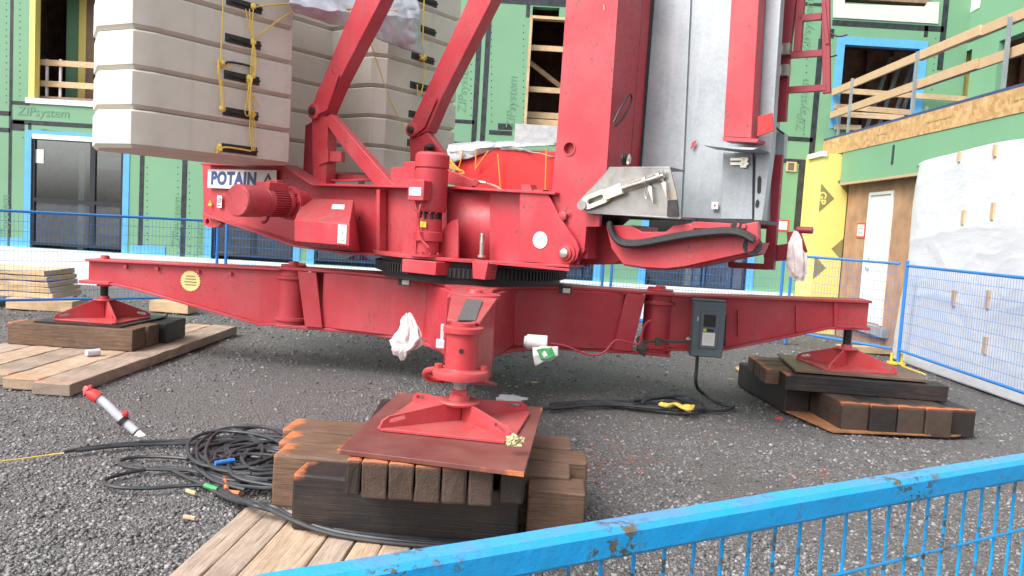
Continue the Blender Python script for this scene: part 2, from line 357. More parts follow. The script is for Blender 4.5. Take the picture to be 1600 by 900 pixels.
# ------------------------------------------------------------------ ground
def ground():
    m = NT('crushed_gravel'); v = m.coord('Object'); vo = m.n('TexVoronoi'); vo.inputs['Scale'].default_value = 55; m.l(v, vo.inputs['Vector']); vo2 = m.n('TexVoronoi'); vo2.inputs['Scale'].default_value = 120; m.l(v, vo2.inputs['Vector'])
    big = m.noise(v, .7, 5, .6)
    c = m.ramp(vo.outputs['Color'], [(.1, (.068, .065, .066)), (.55, (.138, .132, .132)), (.9, (.25, .24, .24))])
    c = m.mix(.4, c, m.ramp(vo2.outputs['Color'], [(.1, (.05, .047, .046)), (.9, (.19, .18, .175))]))
    c = m.mix(m.ramp(big, [(.44, 0.), (.66, .5)]), c, (.110, .100, .094))
    m.base(c); m.set(Roughness=.72); m.bump(m.math('ADD', m.math('MULTIPLY', vo.outputs['Distance'], -1.), m.math('MULTIPLY', vo2.outputs['Distance'], -.5)), .9, .02)
    b = MB(); bm = b.bm
    xs = sorted(set([-300, -60, -20]+[round(-9+.15*i, 3) for i in range(121)]+[20, 60, 300])); ys = sorted(set([-200, -30]+[round(-.5+.15*i, 3) for i in range(108)]+[30, 80, 300]))
    def hz(x, y):
        if x < -8.9 or x > 8.9 or y < -.4 or y > 15.4: return 0
        return .022*noise.noise(Vector((x*.9, y*.9, 0)))+.012*noise.noise(Vector((x*2.6, y*2.6, 4)))+.006*noise.noise(Vector((x*6, y*6, 4)))-.016
    g = [[bm.verts.new((x, y, hz(x, y))) for y in ys] for x in xs]
    for i in range(len(xs)-1):
        for j in range(len(ys)-1): bm.faces.new((g[i][j], g[i+1][j], g[i+1][j+1], g[i][j+1]))
    o = b.build('ground', m.m); o['kind'] = 'structure'
    # loose stones
    ico = bmesh.new(); bmesh.ops.create_icosphere(ico, subdivisions=1, radius=1); ico.verts.ensure_lookup_table()
    bv = np.array([v.co[:] for v in ico.verts]); bf = np.array([[v.index for v in f.verts] for f in ico.faces]); ico.free()
    def stones(name, pos, size, mat):
        n = len(pos); nv, nf = len(bv), len(bf)
        jit = 1+np.random.uniform(-.32, .32, (n, nv, 1)); sc = size[:, None, None]*np.random.uniform(.6, 1.25, (n, 1, 3))*np.array([1, 1, .72])
        a = np.random.uniform(0, 6.28, n); ca, sa = np.cos(a), np.sin(a); v = bv[None]*jit*sc
        v = np.stack([v[..., 0]*ca[:, None]-v[..., 1]*sa[:, None], v[..., 0]*sa[:, None]+v[..., 1]*ca[:, None], v[..., 2]], -1)+pos[:, None, :]
        f = (bf[None]+(np.arange(n)*nv)[:, None, None]).reshape(-1)
        me = bpy.data.meshes.new(name); me.vertices.add(n*nv); me.loops.add(n*nf*3); me.polygons.add(n*nf)
        me.vertices.foreach_set('co', v.reshape(-1).astype(np.float32)); me.loops.foreach_set('vertex_index', f.astype(np.int32)); me.polygons.foreach_set('loop_start', np.arange(0, n*nf*3, 3, dtype=np.int32))
        me.update(calc_edges=True); at = me.attributes.new('shade', 'FLOAT', 'POINT'); at.data.foreach_set('value', np.repeat(np.random.rand(n), nv).astype(np.float32))
        me.materials.append(mat); ob = bpy.data.objects.new(name, me); COL.objects.link(ob); return ob
    sm = NT('loose_stone'); at = sm.n('Attribute', attribute_name='shade'); sm.base(sm.ramp(at.outputs['Fac'], [(0, (.065, .062, .063)), (.5, (.155, .149, .149)), (.85, (.225, .217, .217)), (1, (.31, .30, .30))])); sm.set(Roughness=.6)
    P = []; Z = []
    rng = np.random.RandomState(3)
    while len(P) < 52000:
        x, y = rng.uniform(-40, 1640), rng.uniform(425, 930)
        p = onZ(x, y, 0)
        if p.y > 14 or abs(p.x) > 9 or p.y < 1.6: continue
        if noise.noise(Vector((p.x*.7, p.y*.7, 9)))+.35*noise.noise(Vector((p.x*2.3, p.y*2.3, 1))) < -.22 and rng.rand() < .65: continue
        s = (.0045+.011*rng.rand()**3)*max(1, p.y/6.5)*(1.5 if rng.rand() < .05 else 1)
        P.append((p.x, p.y, hz(p.x, p.y)+s*.15)); Z.append(s)
    st = stones('gravel', np.array(P), np.array(Z), sm.m); tag(st, 'loose grey crushed stone covering the site ground', 'gravel', None, 'stuff')
    P = []
    for cx, cy, n, sx, sy in ((950, 705, 46, 30, 22), (990, 728, 22, 40, 10), (1250, 742, 22, 40, 6), (1010, 690, 16, 60, 40), (930, 740, 14, 12, 15), (1060, 575, 8, 40, 20), (1280, 738, 8, 10, 4)):
        for _ in range(n): p = onZ(cx+rng.normal()*sx, cy+rng.normal()*sy, 0); P.append((p.x, p.y, hz(p.x, p.y)+.005))
    st = stones('painted_gravel', np.array(P), rng.uniform(.004, .013, len(P)), flat('faded_orange_stone', (.36, .13, .085), .7, .5, 30)); tag(st, 'gravel specks sprayed with orange marking paint', 'gravel', None, 'stuff')
ground()

# ------------------------------------------------------------------ building
FY = 15.5
bld = thing('building', (0, FY, 0), 'unfinished building clad in green sheathing with black taped seams behind the crane', 'building')
def fp(x, y, dy=0): p = onY(x, y, FY+dy); return p.x, p.z
def rect(x0, y0, x1, y1, Y=FY):
    a, b, c, d = (onY(x0, y0, Y), onY(x1, y0, Y), onY(x1, y1, Y), onY(x0, y1, Y))
    return [(a.x+d.x)/2, (b.x+c.x)/2, (c.z+d.z)/2, (a.z+b.z)/2]          # x0,x1,z0,z1
def wall_holes(b, u0_, u1_, z0, z1, holes, P, depth):
    us = sorted(set([u0_, u1_]+[h for q in holes for h in q[:2]])); zs = sorted(set([z0, z1]+[h for q in holes for h in q[2:]])); bm = b.bm; d = Vector(depth)
    for i in range(len(us)-1):
        for j in range(len(zs)-1):
            um, zm = (us[i]+us[i+1])/2, (zs[j]+zs[j+1])/2
            if any(h[0] < um < h[1] and h[2] < zm < h[3] for h in holes): continue
            q = [P(us[i], zs[j]), P(us[i+1], zs[j]), P(us[i+1], zs[j+1]), P(us[i], zs[j+1])]
            bm.faces.new([bm.verts.new(p) for p in q])
    for h in holes:
        c = [P(h[0], h[2]), P(h[1], h[2]), P(h[1], h[3]), P(h[0], h[3])]
        for k in range(4): a, e = c[k], c[(k+1) % 4]; bm.faces.new([bm.verts.new(p) for p in (a, e, e+d, a+d)])
PF_ = lambda u, z: Vector((u, FY, z))
O = dict(w1=rect(40, 209, 200, 391), u1=rect(46, -30, 215, 163), w2=rect(323, 235, 470, 408), w3=rect(484, 230, 640, 417), w4=rect(752, 250, 942, 440), w5=rect(1002, 300, 1180, 458),
         c7=rect(823, 27, 935, 205), v1=rect(832, 11, 874, 25), r8=rect(1302, 60, 1444, 205), r9=rect(1322, -40, 1462, 8))
b = MB(); wall_holes(b, -14, 8.3, -.2, 9, list(O.values()), PF_, (0, .22, 0)); b.build('wall', GREEN, bld, smooth=False)
b = MB(); b.abox(-14, 16, FY+4.2, FY+4.3, -.2, 9); b.abox(-14, 16, FY+.23, FY+4.2, 3.3, 3.56); b.abox(-14, 16, FY+.23, FY+4.2, .1, .2); b.abox(-14, 16, FY, FY+4.3, 9.01, 9.1); b.abox(-14.1, -14, FY, FY+4.3, 0, 9); b.abox(-14, 16, FY+.23, FY+4.2, 6.3, 6.5)
for x in (-10.5, -2.6, 1.2, 4.2): b.abox(x, x+.1, FY+.23, FY+4.2, 0, 9)
b.build('interior', INTER, bld, smooth=False)
b = MB()
for i in range(40): x = -12+i*.61; b.abox(x, x+.04, FY+4.06, FY+4.195, 3.57, 6.29)
b.build('stud', INTER, bld, smooth=False)
# seam tape and printed lettering on the sheathing
def tp(x0, y0, x1, y1, h=None):
    q = rect(x0, y0, x1, y1); b = MB(); b.prism([(q[0], FY-.004, q[2]), (q[1], FY-.004, q[2]), (q[1], FY-.004, q[3]), (q[0], FY-.004, q[3])], (0, .0035, 0)); b.build('seam_tape', TAPE, bld, smooth=False)
for t in ((14, -10, 19, 388), (-20, 173, 17, 180), (20, 190, 145, 197), (-20, 199, 16, 206), (18, 188, 38, 204), (44, 193, 49, 208), (18, 158, 46, 164), (217, 240, 224, 408), (283, 240, 291, 408),
          (742, -5, 750, 228), (755, 20, 763, 225), (710, 187, 741, 193), (764, 204, 800, 211), (778, 193, 801, 203), (764, -4, 900, 8), (822, 8, 828, 27), (706, 222, 742, 229), (770, 235, 822, 240),
          (1271, 60, 1280, 246), (1228, 214, 1270, 221), (1207, 248, 1262, 255), (1244, 256, 1255, 360), (1300, 36, 1475, 45), (1296, 45, 1303, 60), (1444, 40, 1450, 58), (1470, -20, 1479, 110), (1240, 4, 1290, 9),
          (1285, -20, 1293, 60), (905, -60, 912, 245), (1030, -60, 1037, 300), (1150, -60, 1157, 290), (915, 222, 1028, 229), (1040, 238, 1148, 245), (560, -60, 566, 225), (640, -60, 646, 225), (520, 190, 700, 196)): tp(*t)
b = MB()
for x0, y0, x1, y1, n_ in ((10, 5, 10, 160, 16), (31, 5, 31, 150, 16), (60, 215, 36, 215, 4), (230, 262, 230, 395, 14), (278, 262, 278, 395, 14), (296, 270, 296, 395, 13), (768, 30, 768, 190, 16), (818, 40, 818, 190, 15), (736, 10, 736, 180, 16), (1262, 60, 1256, 210, 15), (1462, 60, 1455, 150, 10)):
    for k in range(n_):
        t_ = k/(n_-1); p = onY(x0+(x1-x0)*t_, y0+(y1-y0)*t_, FY); b.cyl((p.x, FY-.003, p.z), (p.x, FY+.002, p.z), .013, n=6)
o_ = b.build('nail_heads', TAPE, bld, smooth=False); o_['kind'] = 'stuff'
def word(s, x, y, h, rot=True, sx=1.):
    p = onY(x, y, FY-.004); me = text_me(s, h, 0, sx=sx, shear=.15); b = MB(); b.mesh(me, frame(p, (0, 0, 1), (-1, 0, 0)) if rot else frame(p, (1, 0, 0), (0, 0, 1))); b.build('lettering', INK, bld, smooth=False)
for x, y, s in ((724, 135, 'ZIPsystem'), (800, 160, 'ZIPsystem'), (276, 348, 'ZIPsystem'), (310, 385, 'ZIPsystem'), (1254, 165, 'ZIPsystem'), (1262, 40, 'ZIPsystem'), (8, 345, 'ZIPsystem')): word(s, x, y, .17)
word('ZIPsystem', 68, 176, .17, False); word('ZIPsystem', 78, 205, .07, False)
# windows
def window(q, fr=.13, trim=BLUE, mull=None, trans=None, name='window', proud=.012, sash=True, bottom=True):
    x0, x1, z0, z1 = q; b = MB()
    for r in ((x0-.02, x0+fr, z0-.02, z1+.02), (x1-fr, x1+.02, z0-.02, z1+.02), (x0+fr, x1-fr, z1-fr, z1+.02), (x0+fr, x1-fr, z0-.02, z0+fr*.6))[:4 if bottom else 3]: b.abox(r[0], r[1], FY-proud, FY+.12, r[2], r[3])
    w_ = b.build(name, trim, bld, smooth=False)
    if not sash: return w_
    b = MB(); f = .055; X0, X1, Z0, Z1 = x0+fr, x1-fr, z0+fr*.6, z1-fr
    rr = [(X0, X0+f, Z0, Z1), (X1-f, X1, Z0, Z1), (X0+f, X1-f, Z1-f, Z1), (X0+f, X1-f, Z0, Z0+f)]
    if mull: m_ = X0+(X1-X0)*mull; rr.append((m_-.05, m_+.05, Z0+f, Z1-f))
    if trans:
        zt = Z0+(Z1-Z0)*trans
        if mull: rr += [(X0+f, m_-.05, zt-.035, zt+.035), (m_+.05, X1-f, zt-.035, zt+.035)]
        else: rr.append((X0+f, X1-f, zt-.035, zt+.035))
    for r in rr: b.abox(r[0], r[1], FY+.02, FY+.10, r[2], r[3])
    fo = b.build('frame', FRAMEK, w_, smooth=False)
    b = MB(); b.abox(X0+.01, X1-.01, FY+.055, FY+.061, Z0+.01, Z1-.01); b.build('pane', GLASS, w_, smooth=False); return w_
w1 = window(O['w1'], .10, BLUE, .66, .42, bottom=False)
q = O['w1']
for nm_, mt_, bx_ in (('added_panel', GREEN, (.16, .5, 1.0, 1.05, .2, 1.15)), ('added_post', WHITE, (.58, .70, .8, .9, .2, 2.6)), ('added_boards', LUMBER, (.8, 1.7, 1.2, 1.9, .9, 1.25)), ('added_shelf', OSB, (.75, 1.9, 1.6, 1.65, 1.4, 1.9)), ('added_duct', GALV, (.2, 2.0, .9, 1.3, 2.25, 2.5))):  # made-up pieces added behind the glass to lighten the pane
    b = MB(); b.abox(q[0]+bx_[0], q[0]+bx_[1], FY+bx_[2], FY+bx_[3], bx_[4]+.0, bx_[5]); b.build(nm_, mt_, bld, smooth=False)
b = MB(); b.abox(q[0]+.12, q[1]-.1, FY-.02, FY+.01, q[3]-.14, q[3]-.05); b.build('foam_seal', WHITE, w1)
b = MB(); p = onY(61, 244, FY+.05); b.abox(p.x-.09, p.x+.09, FY+.045, FY+.05, p.z-.13, p.z+.13); b.build('notice', LABELW, w1)
window(O['w2'], .11, BLUE, .5, bottom=False); window(O['w3'], .12, BLUE, .5, bottom=False); window(O['w4'], .12, BLUE, .4); window(O['w5'], .12, BLUE, None)
def opening(q, mat, wdt=.1, name='opening_trim', sides='LRTB'):
    x0, x1, z0, z1 = q
    for k, r in (('L', (x0, x0+wdt, z0, z1)), ('R', (x1-wdt, x1, z0, z1)), ('T', (x0+wdt, x1-wdt, z1-wdt, z1)), ('B', (x0+wdt, x1-wdt, z0, z0+wdt*.6))):
        if k in sides: b = MB(); b.abox(r[0], r[1], FY-.01, FY+.16, r[2], r[3]); b.build(name, mat, bld, smooth=False)
opening(O['u1'], YEL, .11, sides='LR'); q = O['u1']
b = MB(); b.abox(q[0]-.05, q[1]+.05, FY-.03, FY+.14, q[2]-.04, q[2]+.06); b.build('sill', WHITE, bld, smooth=False)
b = MB(); r = rect(57, 5, 86, 163); b.abox(r[0], r[0]+.4, FY+1.0, FY+1.1, r[2], r[3]+1); b.build('inner_wall', GREEN, bld, smooth=False)
b = MB(); r = rect(82, 5, 94, 163); b.abox(r[0], r[1], FY+.9, FY+1.1, r[2], r[3]+1); b.build('inner_jamb', YEL, bld, smooth=False)
b = MB(); r = rect(95, 5, 200, 163)
for i in range(8): b.abox(r[0]+.17*i, r[0]+.17*i+.15, FY+.9+.03*(i % 2), FY+1.1, r[2], r[3]+1)
b.build('inner_partition', flat('brown_partition', (.26, .17, .13), .8, .3, 2), bld, smooth=False)
opening(O['c7'], LUMBER, .05, sides='LT'); opening(O['r8'], BLUE, .15, sides='LRT')
b = MB(); q = rect(804, 196, 900, 226); b.abox(q[0], q[1], FY-.012, FY-.002, q[2], q[3]); b.build('sill_flashing', flat('grey_flashing', (.52, .52, .53), .5), bld, smooth=False)
# white wrap flaps under the top openings, white foundation insulation, ledges
b = MB()
for pts in (((1303, -90), (1323, -90), (1320, 6), (1445, 10), (1450, 3), (1468, 3), (1466, 37), (1302, 27)), ):
    b.prism([onY(x, y, FY-.02) for x, y in pts], (0, .012, 0))
b.build('wrap_flap', flat('cream_housewrap', (.70, .66, .63), .6, .06), bld, smooth=False)
b = MB(); FZ = O['w1'][2]-.005; b.abox(-14, 5.4, FY-.09, FY-.002, -.2, FZ)
b.build('foundation_insulation', FOAM, bld, smooth=False)
for x0, y0, x1 in ((-20, 372, 12), (16, 381, 38), (203, 392, 258)): b = MB(); q = rect(x0, y0, x1, y0+15); b.abox(q[0], q[1], FY-.014, FY-.002, FZ, FZ+.17); b.build('sill_tape', BLUE, bld, smooth=False)
# right wing: deck edge beam, green band, plywood wall, door
WX = 5.75
b = MB(); b.abox(WX, WX+.05, 5, FY-.01, 3.26, 3.56); rim = b.build('rim_board', OSB, bld, smooth=False)
b = MB()
for y, n_ in ((13.2, 3), (11.6, 6), (9.6, 7)):
    for k in range(n_): b.abox(WX-.003, WX-.001, y-.11*k-.09, y-.11*k, 3.395+.01*(k % 2), 3.42)
b.build('rim_marking', OLIVE, rim, smooth=False)
b = MB(); b.abox(WX+.001, 8.3, 5, FY-.01, 3.562, 3.60); b.build('deck', flat('deck_membrane', (.05, .07, .16), .6), bld, smooth=False)
b = MB(); b.abox(WX+.012, WX+.06, 5, 14.55, 2.72, 3.258); b.build('wall_band', GREEN, bld, smooth=False)
b = MB(); b.abox(WX+.004, WX+.07, 5, 14.55, 2.68, 2.718); b.build('band_edge', LUMBER, bld, smooth=False)
b = MB(); pa = onX(1448, 226, WX); b.abox(WX+.005, WX+.01, 12.55, 12.62, 2.9, 3.2); b.build('band_tape', TAPE, bld, smooth=False)
WX2 = 5.95
dq = [onX(1363, 300, WX2), onX(1396, 297, WX2)]; d0, d1 = dq[1].y, dq[0].y
b = MB(); wall_holes(b, 5, 14.6, -.1, 2.75, [(d0, d1, .36, 2.47)], lambda u, z: Vector((WX2, u, z)), (.12, 0, 0)); b.build('plywood_wall', PLY, bld, smooth=False)
b = MB(); b.abox(5.45, 5.94, 14.62, FY-.005, -.1, 3.24); pier = b.build('pier', YEL, bld, smooth=False)
b = MB(); b.abox(5.40, 5.5, 14.58, 15.3, 3.18, 3.27); b.build('pier_cap', WHITE, pier, smooth=False)
b = MB()
for x, y, s, side in ((1262, 308, .26, 1), (1318, 390, .2, -1), (1259, 417, .22, 1), (1320, 285, .2, -1), (1262, 500, .2, 1)):
    p = onY(x, y, 14.62-.003); c0 = 5.452 if side > 0 else 5.938
    b = MB(); b.prism([(c0, p.y, p.z+s), (c0, p.y, p.z-s), (c0+side*s*1.0, p.y, p.z)], (0, .002, 0)); b.build('pier_mark', OLIVE, pier, smooth=False)

b = MB(); p = onY(1262, 308, 14.616-.003); p.x = 5.47; me = text_me('GP', .13, .006); b.mesh(me, frame(p+Vector((.02, 0, 0)), (0, 0, -1), (1, 0, 0))); b.build('pier_lettering', YEL, pier, smooth=False)
b = MB(); b.abox(WX2-.03, WX2+.1, d0-.05, d0, .36, 2.52); b.abox(WX2-.03, WX2+.1, d1, d1+.05, .36, 2.52); b.abox(WX2-.03, WX2+.1, d0, d1, 2.47, 2.52); dfr = b.build('door_frame', WHITE, bld, .004)
b = MB(); b.abox(WX2+.0, WX2+.045, d0+.003, d1-.003, .37, 2.467); door = b.build('door', WHITE, bld, .003)
b = MB(); b.cyl((WX2-.05, d1-.12, 1.25), (WX2, d1-.12, 1.25), .028); b.cyl((WX2-.02, d1-.12, 1.42), (WX2, d1-.12, 1.42), .022); b.build('door_handle', ZINC, door)
b = MB(); b.abox(WX2-.1, WX2-.0, d0-.3, 14.5, .2, .34); b.build('threshold', flat('grey_concrete', (.3, .3, .31), .8), bld, smooth=False)
p = onX(1346, 360, WX2); b = MB(); b.abox(WX2-.012, WX2-.004, p.y-.16, p.y+.16, p.z-.13, p.z+.13); sg = b.build('notice', REDTAPE, bld, smooth=False)
b = MB(); b.abox(WX2-.016, WX2-.0125, p.y-.13, p.y+.13, p.z-.10, p.z+.10); b.build('notice_sheet', LABELW, sg, smooth=False)
b = MB()
for k, dz in enumerate((.06, .03, -.03, -.06)):
    for j in range(5): b.abox(WX2-.0185, WX2-.0165, p.y-.1+j*.04, p.y-.072+j*.04, p.z+dz-.008, p.z+dz+.008)
b.build('notice_print', INK, sg, smooth=False)
b = MB(); p = onY(1222, 352, FY-.02); b.abox(p.x-.12, p.x+.13, FY-.012, FY-.004, p.z-.11, p.z+.11); sg = b.build('notice', REDTAPE, bld, smooth=False)
b = MB(); b.abox(p.x-.09, p.x+.10, FY-.016, FY-.0125, p.z-.08, p.z+.08); b.build('notice_sheet', LABELW, sg, smooth=False)
b = MB(); q = rect(1228, 253, 1244, 268); b.abox(q[0], q[1], FY-.03, FY+.0, q[2], q[3]); q2 = b.build('outlet_opening', LUMBER, bld, smooth=False)
b = MB(); b.abox(q[0]+.03, q[1]-.05, FY-.033, FY-.0305, q[2]+.02, q[3]-.02); b.build('painted_void', INTERD, q2, smooth=False)  # dark plate paints the shaded void of the outlet opening
# upper wing wall facing the deck
UX = 8.3
def ry(x, y): p = onX(x, y, UX); return p.y, p.z
h1 = (ry(1520, 70)[0], ry(1498, 70)[0], 3.6, 5.4); h2 = (9.5, ry(1562, 60)[0], 3.6, 5.35)
b = MB(); wall_holes(b, 5, FY, 3.56, 9, [h1, h2], lambda u, z: Vector((UX, u, z)), (.2, 0, 0)); b.build('upper_wall', GREEN, bld, smooth=False)
b = MB(); b.abox(UX-.01, UX+.18, h1[1]-.17, h1[1]+.1, 3.6, 5.42); b.build('opening_trim', YEL, bld, smooth=False)
b = MB(); b.abox(11, 11.1, 5, FY, 3.5, 9); b.abox(UX+.2, 11, 5, FY, 3.5, 3.57); b.abox(UX+.2, 11, 5, FY, 5.9, 6.1); b.build('interior_partition', INTERD, bld, smooth=False)
b = MB()
for y, w_ in ((13.0, .12), (13.2, .06), (12.75, .05)): b = MB(); b.abox(UX-.004, UX-.001, y, y+w_, 3.6, 9); b.build('seam_tape', TAPE, bld, smooth=False)
b = MB(); b.abox(UX-.008, UX-.0045, 5, FY-.01, 5.55, 5.68); b.build('seam_tape', TAPE, bld, smooth=False)
b = MB(); b.prism([onX(x, y, UX-.012) for x, y in ((1487, -90), (1535, -20), (1530, 12), (1484, 37))], (.01, 0, 0)); b.build('wrap_flap', bpy.data.materials['cream_housewrap'], bld, smooth=False)
# leaning steel studs inside the upper opening and lumber in the centre opening
st = thing('steel_studs', (6.4, FY+1.4, 3.56), 'bundle of galvanised steel studs leaning inside the blue framed upper opening', 'steel studs')
b = MB()
for i, (x0, x1) in enumerate(((1352, 1392), (1370, 1410), (1388, 1430), (1400, 1438))):
    p0 = onY(x0, 206, FY+1.2); p1 = onY(x1, 90, FY+1.6); b.bar(p0, p1, .07, .04)
b.build('stud', GALV, st, smooth=False)
for i, (y, h) in enumerate(((201, .05), (190, .14), (177, .1))):
    b = MB(); q = onY(820, y, FY+.25); b.abox(q.x, q.x+1.5, FY+.28+.02*i, FY+.6, q.z-h/2-.02, q.z+h/2-.0)
    tag(b.build('lumber_board', LUMBER, None, .004), ('lowest thin board of the lumber pile in the centre upper opening', 'wide middle board of the lumber pile in the centre upper opening', 'top board of the lumber pile in the centre upper opening')[i], 'lumber', 'lumber piled in the centre opening')
rl = thing('guard_rail', (.9, FY+.2, 4), 'pair of new lumber rails barring the tall upper opening behind the mast', 'railing')
for y in (74, 139): b = MB(); p = onY(822, y, FY+.2); b.abox(p.x, p.x+1.5, FY+.17, FY+.22, p.z-.05, p.z+.05); b.build('rail', LUMBER, rl)
b = MB(); b.bar(onY(828, 98, FY+.9), onY(895, 150, FY+.9), .05, .09); b.build('brace', LUMBER, rl)
rl = thing('guard_rail', (-7.5, FY+.3, 4), 'two level lumber rails across the yellow edged opening at the upper left', 'railing')
for y in (97, 130): b = MB(); p = onY(58, y, FY+.3); b.abox(p.x, p.x+2, FY+.27, FY+.31, p.z-.055, p.z+.055); b.build('rail', LUMBER, rl)
for x in (74, 95): b = MB(); p = onY(x, 95, FY+.34); b.abox(p.x-.02, p.x+.02, FY+.32, FY+.36, p.z-.9, p.z+.03); b.build('post', WHITE, rl)
rl = thing('guard_rail', (WX+.1, 10.5, 3.6), 'long lumber guard rail on white posts along the upper deck edge', 'railing')
RX = WX+.12
for y, (a, c) in enumerate((((1305, 141), (1600, 27)), ((1302, 176), (1600, 83)))):
    z = (onX(a[0], a[1], RX).z+onX(c[0], c[1], RX).z)/2; b = MB(); b.abox(RX-.02, RX+.02, 5.5, 12.2, z-.065, z+.065); b.build('rail', LUMBER, rl, .003); b = MB(); b.abox(RX-.062, RX-.022, 10.6, FY-.05, z-.065, z+.065); b.build('rail', LUMBER, rl, .003)
for x, y in ((1331, 127), (1433, 86), (1577, 33)):
    p = onX(x, y, RX-.09); b = MB(); b.abox(RX-.10, RX-.064, p.y-.025, p.y+.025, 3.6, p.z+.05); b.build('post', GALV, rl)
rl = thing('guard_rail', (7, FY-.2, 3.6), 'lumber cross rails in front of the blue framed upper opening', 'railing')
for (x0, y0), (x1, y1), Y in (((1307, 141), (1525, 156), FY-.12), ((1304, 166), (1425, 176), FY-.05), ((1312, 178), (1412, 184), FY-.17), ((1304, 198), (1345, 200), FY-.05)):
    b = MB(); b.bar(onY(x0, y0, Y), onY(x1, y1, Y), .04, .10); b.build('rail', LUMBER, rl)
for x in (1312, 1447): b = MB(); p = onY(x, 175, FY-.2); b.abox(p.x-.02, p.x+.02, FY-.23, FY-.19, 3.6, p.z+.1); b.build('post', GALV, rl)

# plastic wrap sheet over the wing wall
sh = thing('plastic_sheet', (5.7, 9, 0), 'big wrinkled white plastic sheet hung over the wall on the right', 'plastic sheet')
b = MB(); bm = b.bm; nu, nv = 260, 130; g = []
def rdg(x, y, z): return max(0, 1-abs(noise.noise(Vector((x, y, z))))*3.2)**2
def wrap_x(y, z, s, t):
    d = .020*noise.noise(Vector((y*.8, z*.8, 2)))+.014*rdg(y*.5+z*.35, z*.9-y*.25, 3)+.010*rdg(y*1.0-z*.4, z*1.6+y*.25, 8)+.004*rdg(y*2.6+z*2.4, z*3-y, 5)+.002*rdg(y*5-z*3, z*6, 15)
    return WX-.05-d*(.35+.65*math.sin(math.pi*min(1, s*1.05))**.6)-.10*(1-s)**3-.03*math.sin(math.pi*s)
for i in range(nu+1):
    t = i/nu; y = 11.75-6.9*t; col = []
    for j in range(nv+1):
        s = j/nv; ztop = 2.93-.10*math.exp(-t*30)+.025*math.sin(y*2.1); z = ztop*s
        x = wrap_x(y, z, s, t)+.10*math.exp(-t*60)
        yy = y+(.10*(1-s)+.05*math.sin(z*3.1))*math.exp(-t*14)
        if j == nv: x = WX-.012
        col.append(bm.verts.new((x, yy, z)))
    g.append(col)
for i in range(nu):
    for j in range(nv): bm.faces.new((g[i][j], g[i+1][j], g[i+1][j+1], g[i][j+1]))
o = b.build('sheet', WRAP, sh); md = o.modifiers.new('thick', 'SOLIDIFY'); md.thickness = .004
for x, y, hh in ((1495, 245, .06), (1551, 235, .07), (1506, 340, .09), (1551, 330, .10), (1495, 466, .10), (1546, 468, .11), (1544, 540, .1)):
    p = onX(x, y, WX-.1); t_ = (11.75-p.y)/6.9; xx_ = wrap_x(p.y, p.z, min(1, p.z/2.93), t_); b = MB(); b.abox(xx_-.03, xx_+.03, p.y-.028, p.y+.028, p.z-hh, p.z+hh); b.build('batten', LUMBER, sh)

# ------------------------------------------------------------------ blue mesh fence panels in the back
def fence(p0, p1, z0, z1, label, posts=(1, 1), dy=0):
    p0, p1 = Vector((*p0, 0)), Vector((*p1, 0)); d = (p1-p0); L = d.length; d.normalize(); r = thing('mesh_fence', p0, label, 'fence', 'blue wire mesh fence panels behind the crane')
    b = MB(); R = .019; e = d*.06
    b.tube([p0+e+UP*z0, p1-e+UP*z0], R, 8); b.build('rail', FBLUE, r); b = MB(); b.tube([p0+e+UP*z1, p1-e+UP*z1], R, 8); b.build('rail', FBLUE, r)
    for q, k in ((p0+e, posts[0]), (p1-e, posts[1])):
        if k: b = MB(); b.tube([q, q+UP*(z1+.07)], .024, 10); b.build('post', FBLUE, r)
    b = MB(); n = int(L/.052)
    for i in range(1, n): q = p0+d*(L*i/n); b.bar(q+UP*z0, q+UP*z1, .003, .003)
    k = int((z1-z0)/.13)
    for i in range(1, k): z = z0+(z1-z0)*i/k; b.bar(p0+d*.06+UP*z, p1-d*.06+UP*z, .0045, .0045)
    b.build('mesh', FBLUE, r, smooth=False)
def zat(x, y, Y): return onY(x, y, Y).z
pa, pb = onY(0, 400, 10.7), onY(345, 400, 12.7)
dirn = (pb-pa).normalized(); pm = pa-dirn*2.2
fence(pm.xy, pb.xy, .2, 1.40, 'blue mesh fence panel in front of the large ground floor window at the left')
fence((pb.x+.02, pb.y), (-1.6, 12.9), .2, 1.42, 'blue mesh fence panel seen below the bolted on motor of the crane')
fence((-1.58, 12.9), (1.5, 12.9), .2, 1.42, 'blue mesh fence panel straight behind the slewing ring')
fence((1.52, 12.9), (4.35, 12.8), .2, 1.42, 'blue mesh fence panel seen between the mast foot and right outrigger')
pr = onY(1404, 500, 11.2)
fence((4.37, 12.8), pr.xy, .2, 1.40, 'blue mesh fence panel in front of the yellow pier and white door', (1, 0))
fence((pr.x+.02, pr.y), (5.32, 7.2), .2, 1.38, 'blue mesh fence panel in front of the white plastic sheet', (1, 1))
b = MB()
for dx in (-.07, .07): b.tube([Vector((pr.x+dx, pr.y-.05, 0)), Vector((pr.x+dx, pr.y-.05, .15))], .02, 8)
b.abox(pr.x-.1, pr.x+.1, pr.y-.12, pr.y+.02, 0, .03); tag(b.build('fence_foot', YELLAB), 'yellow fence foot holding the post by the white door', 'fence foot')

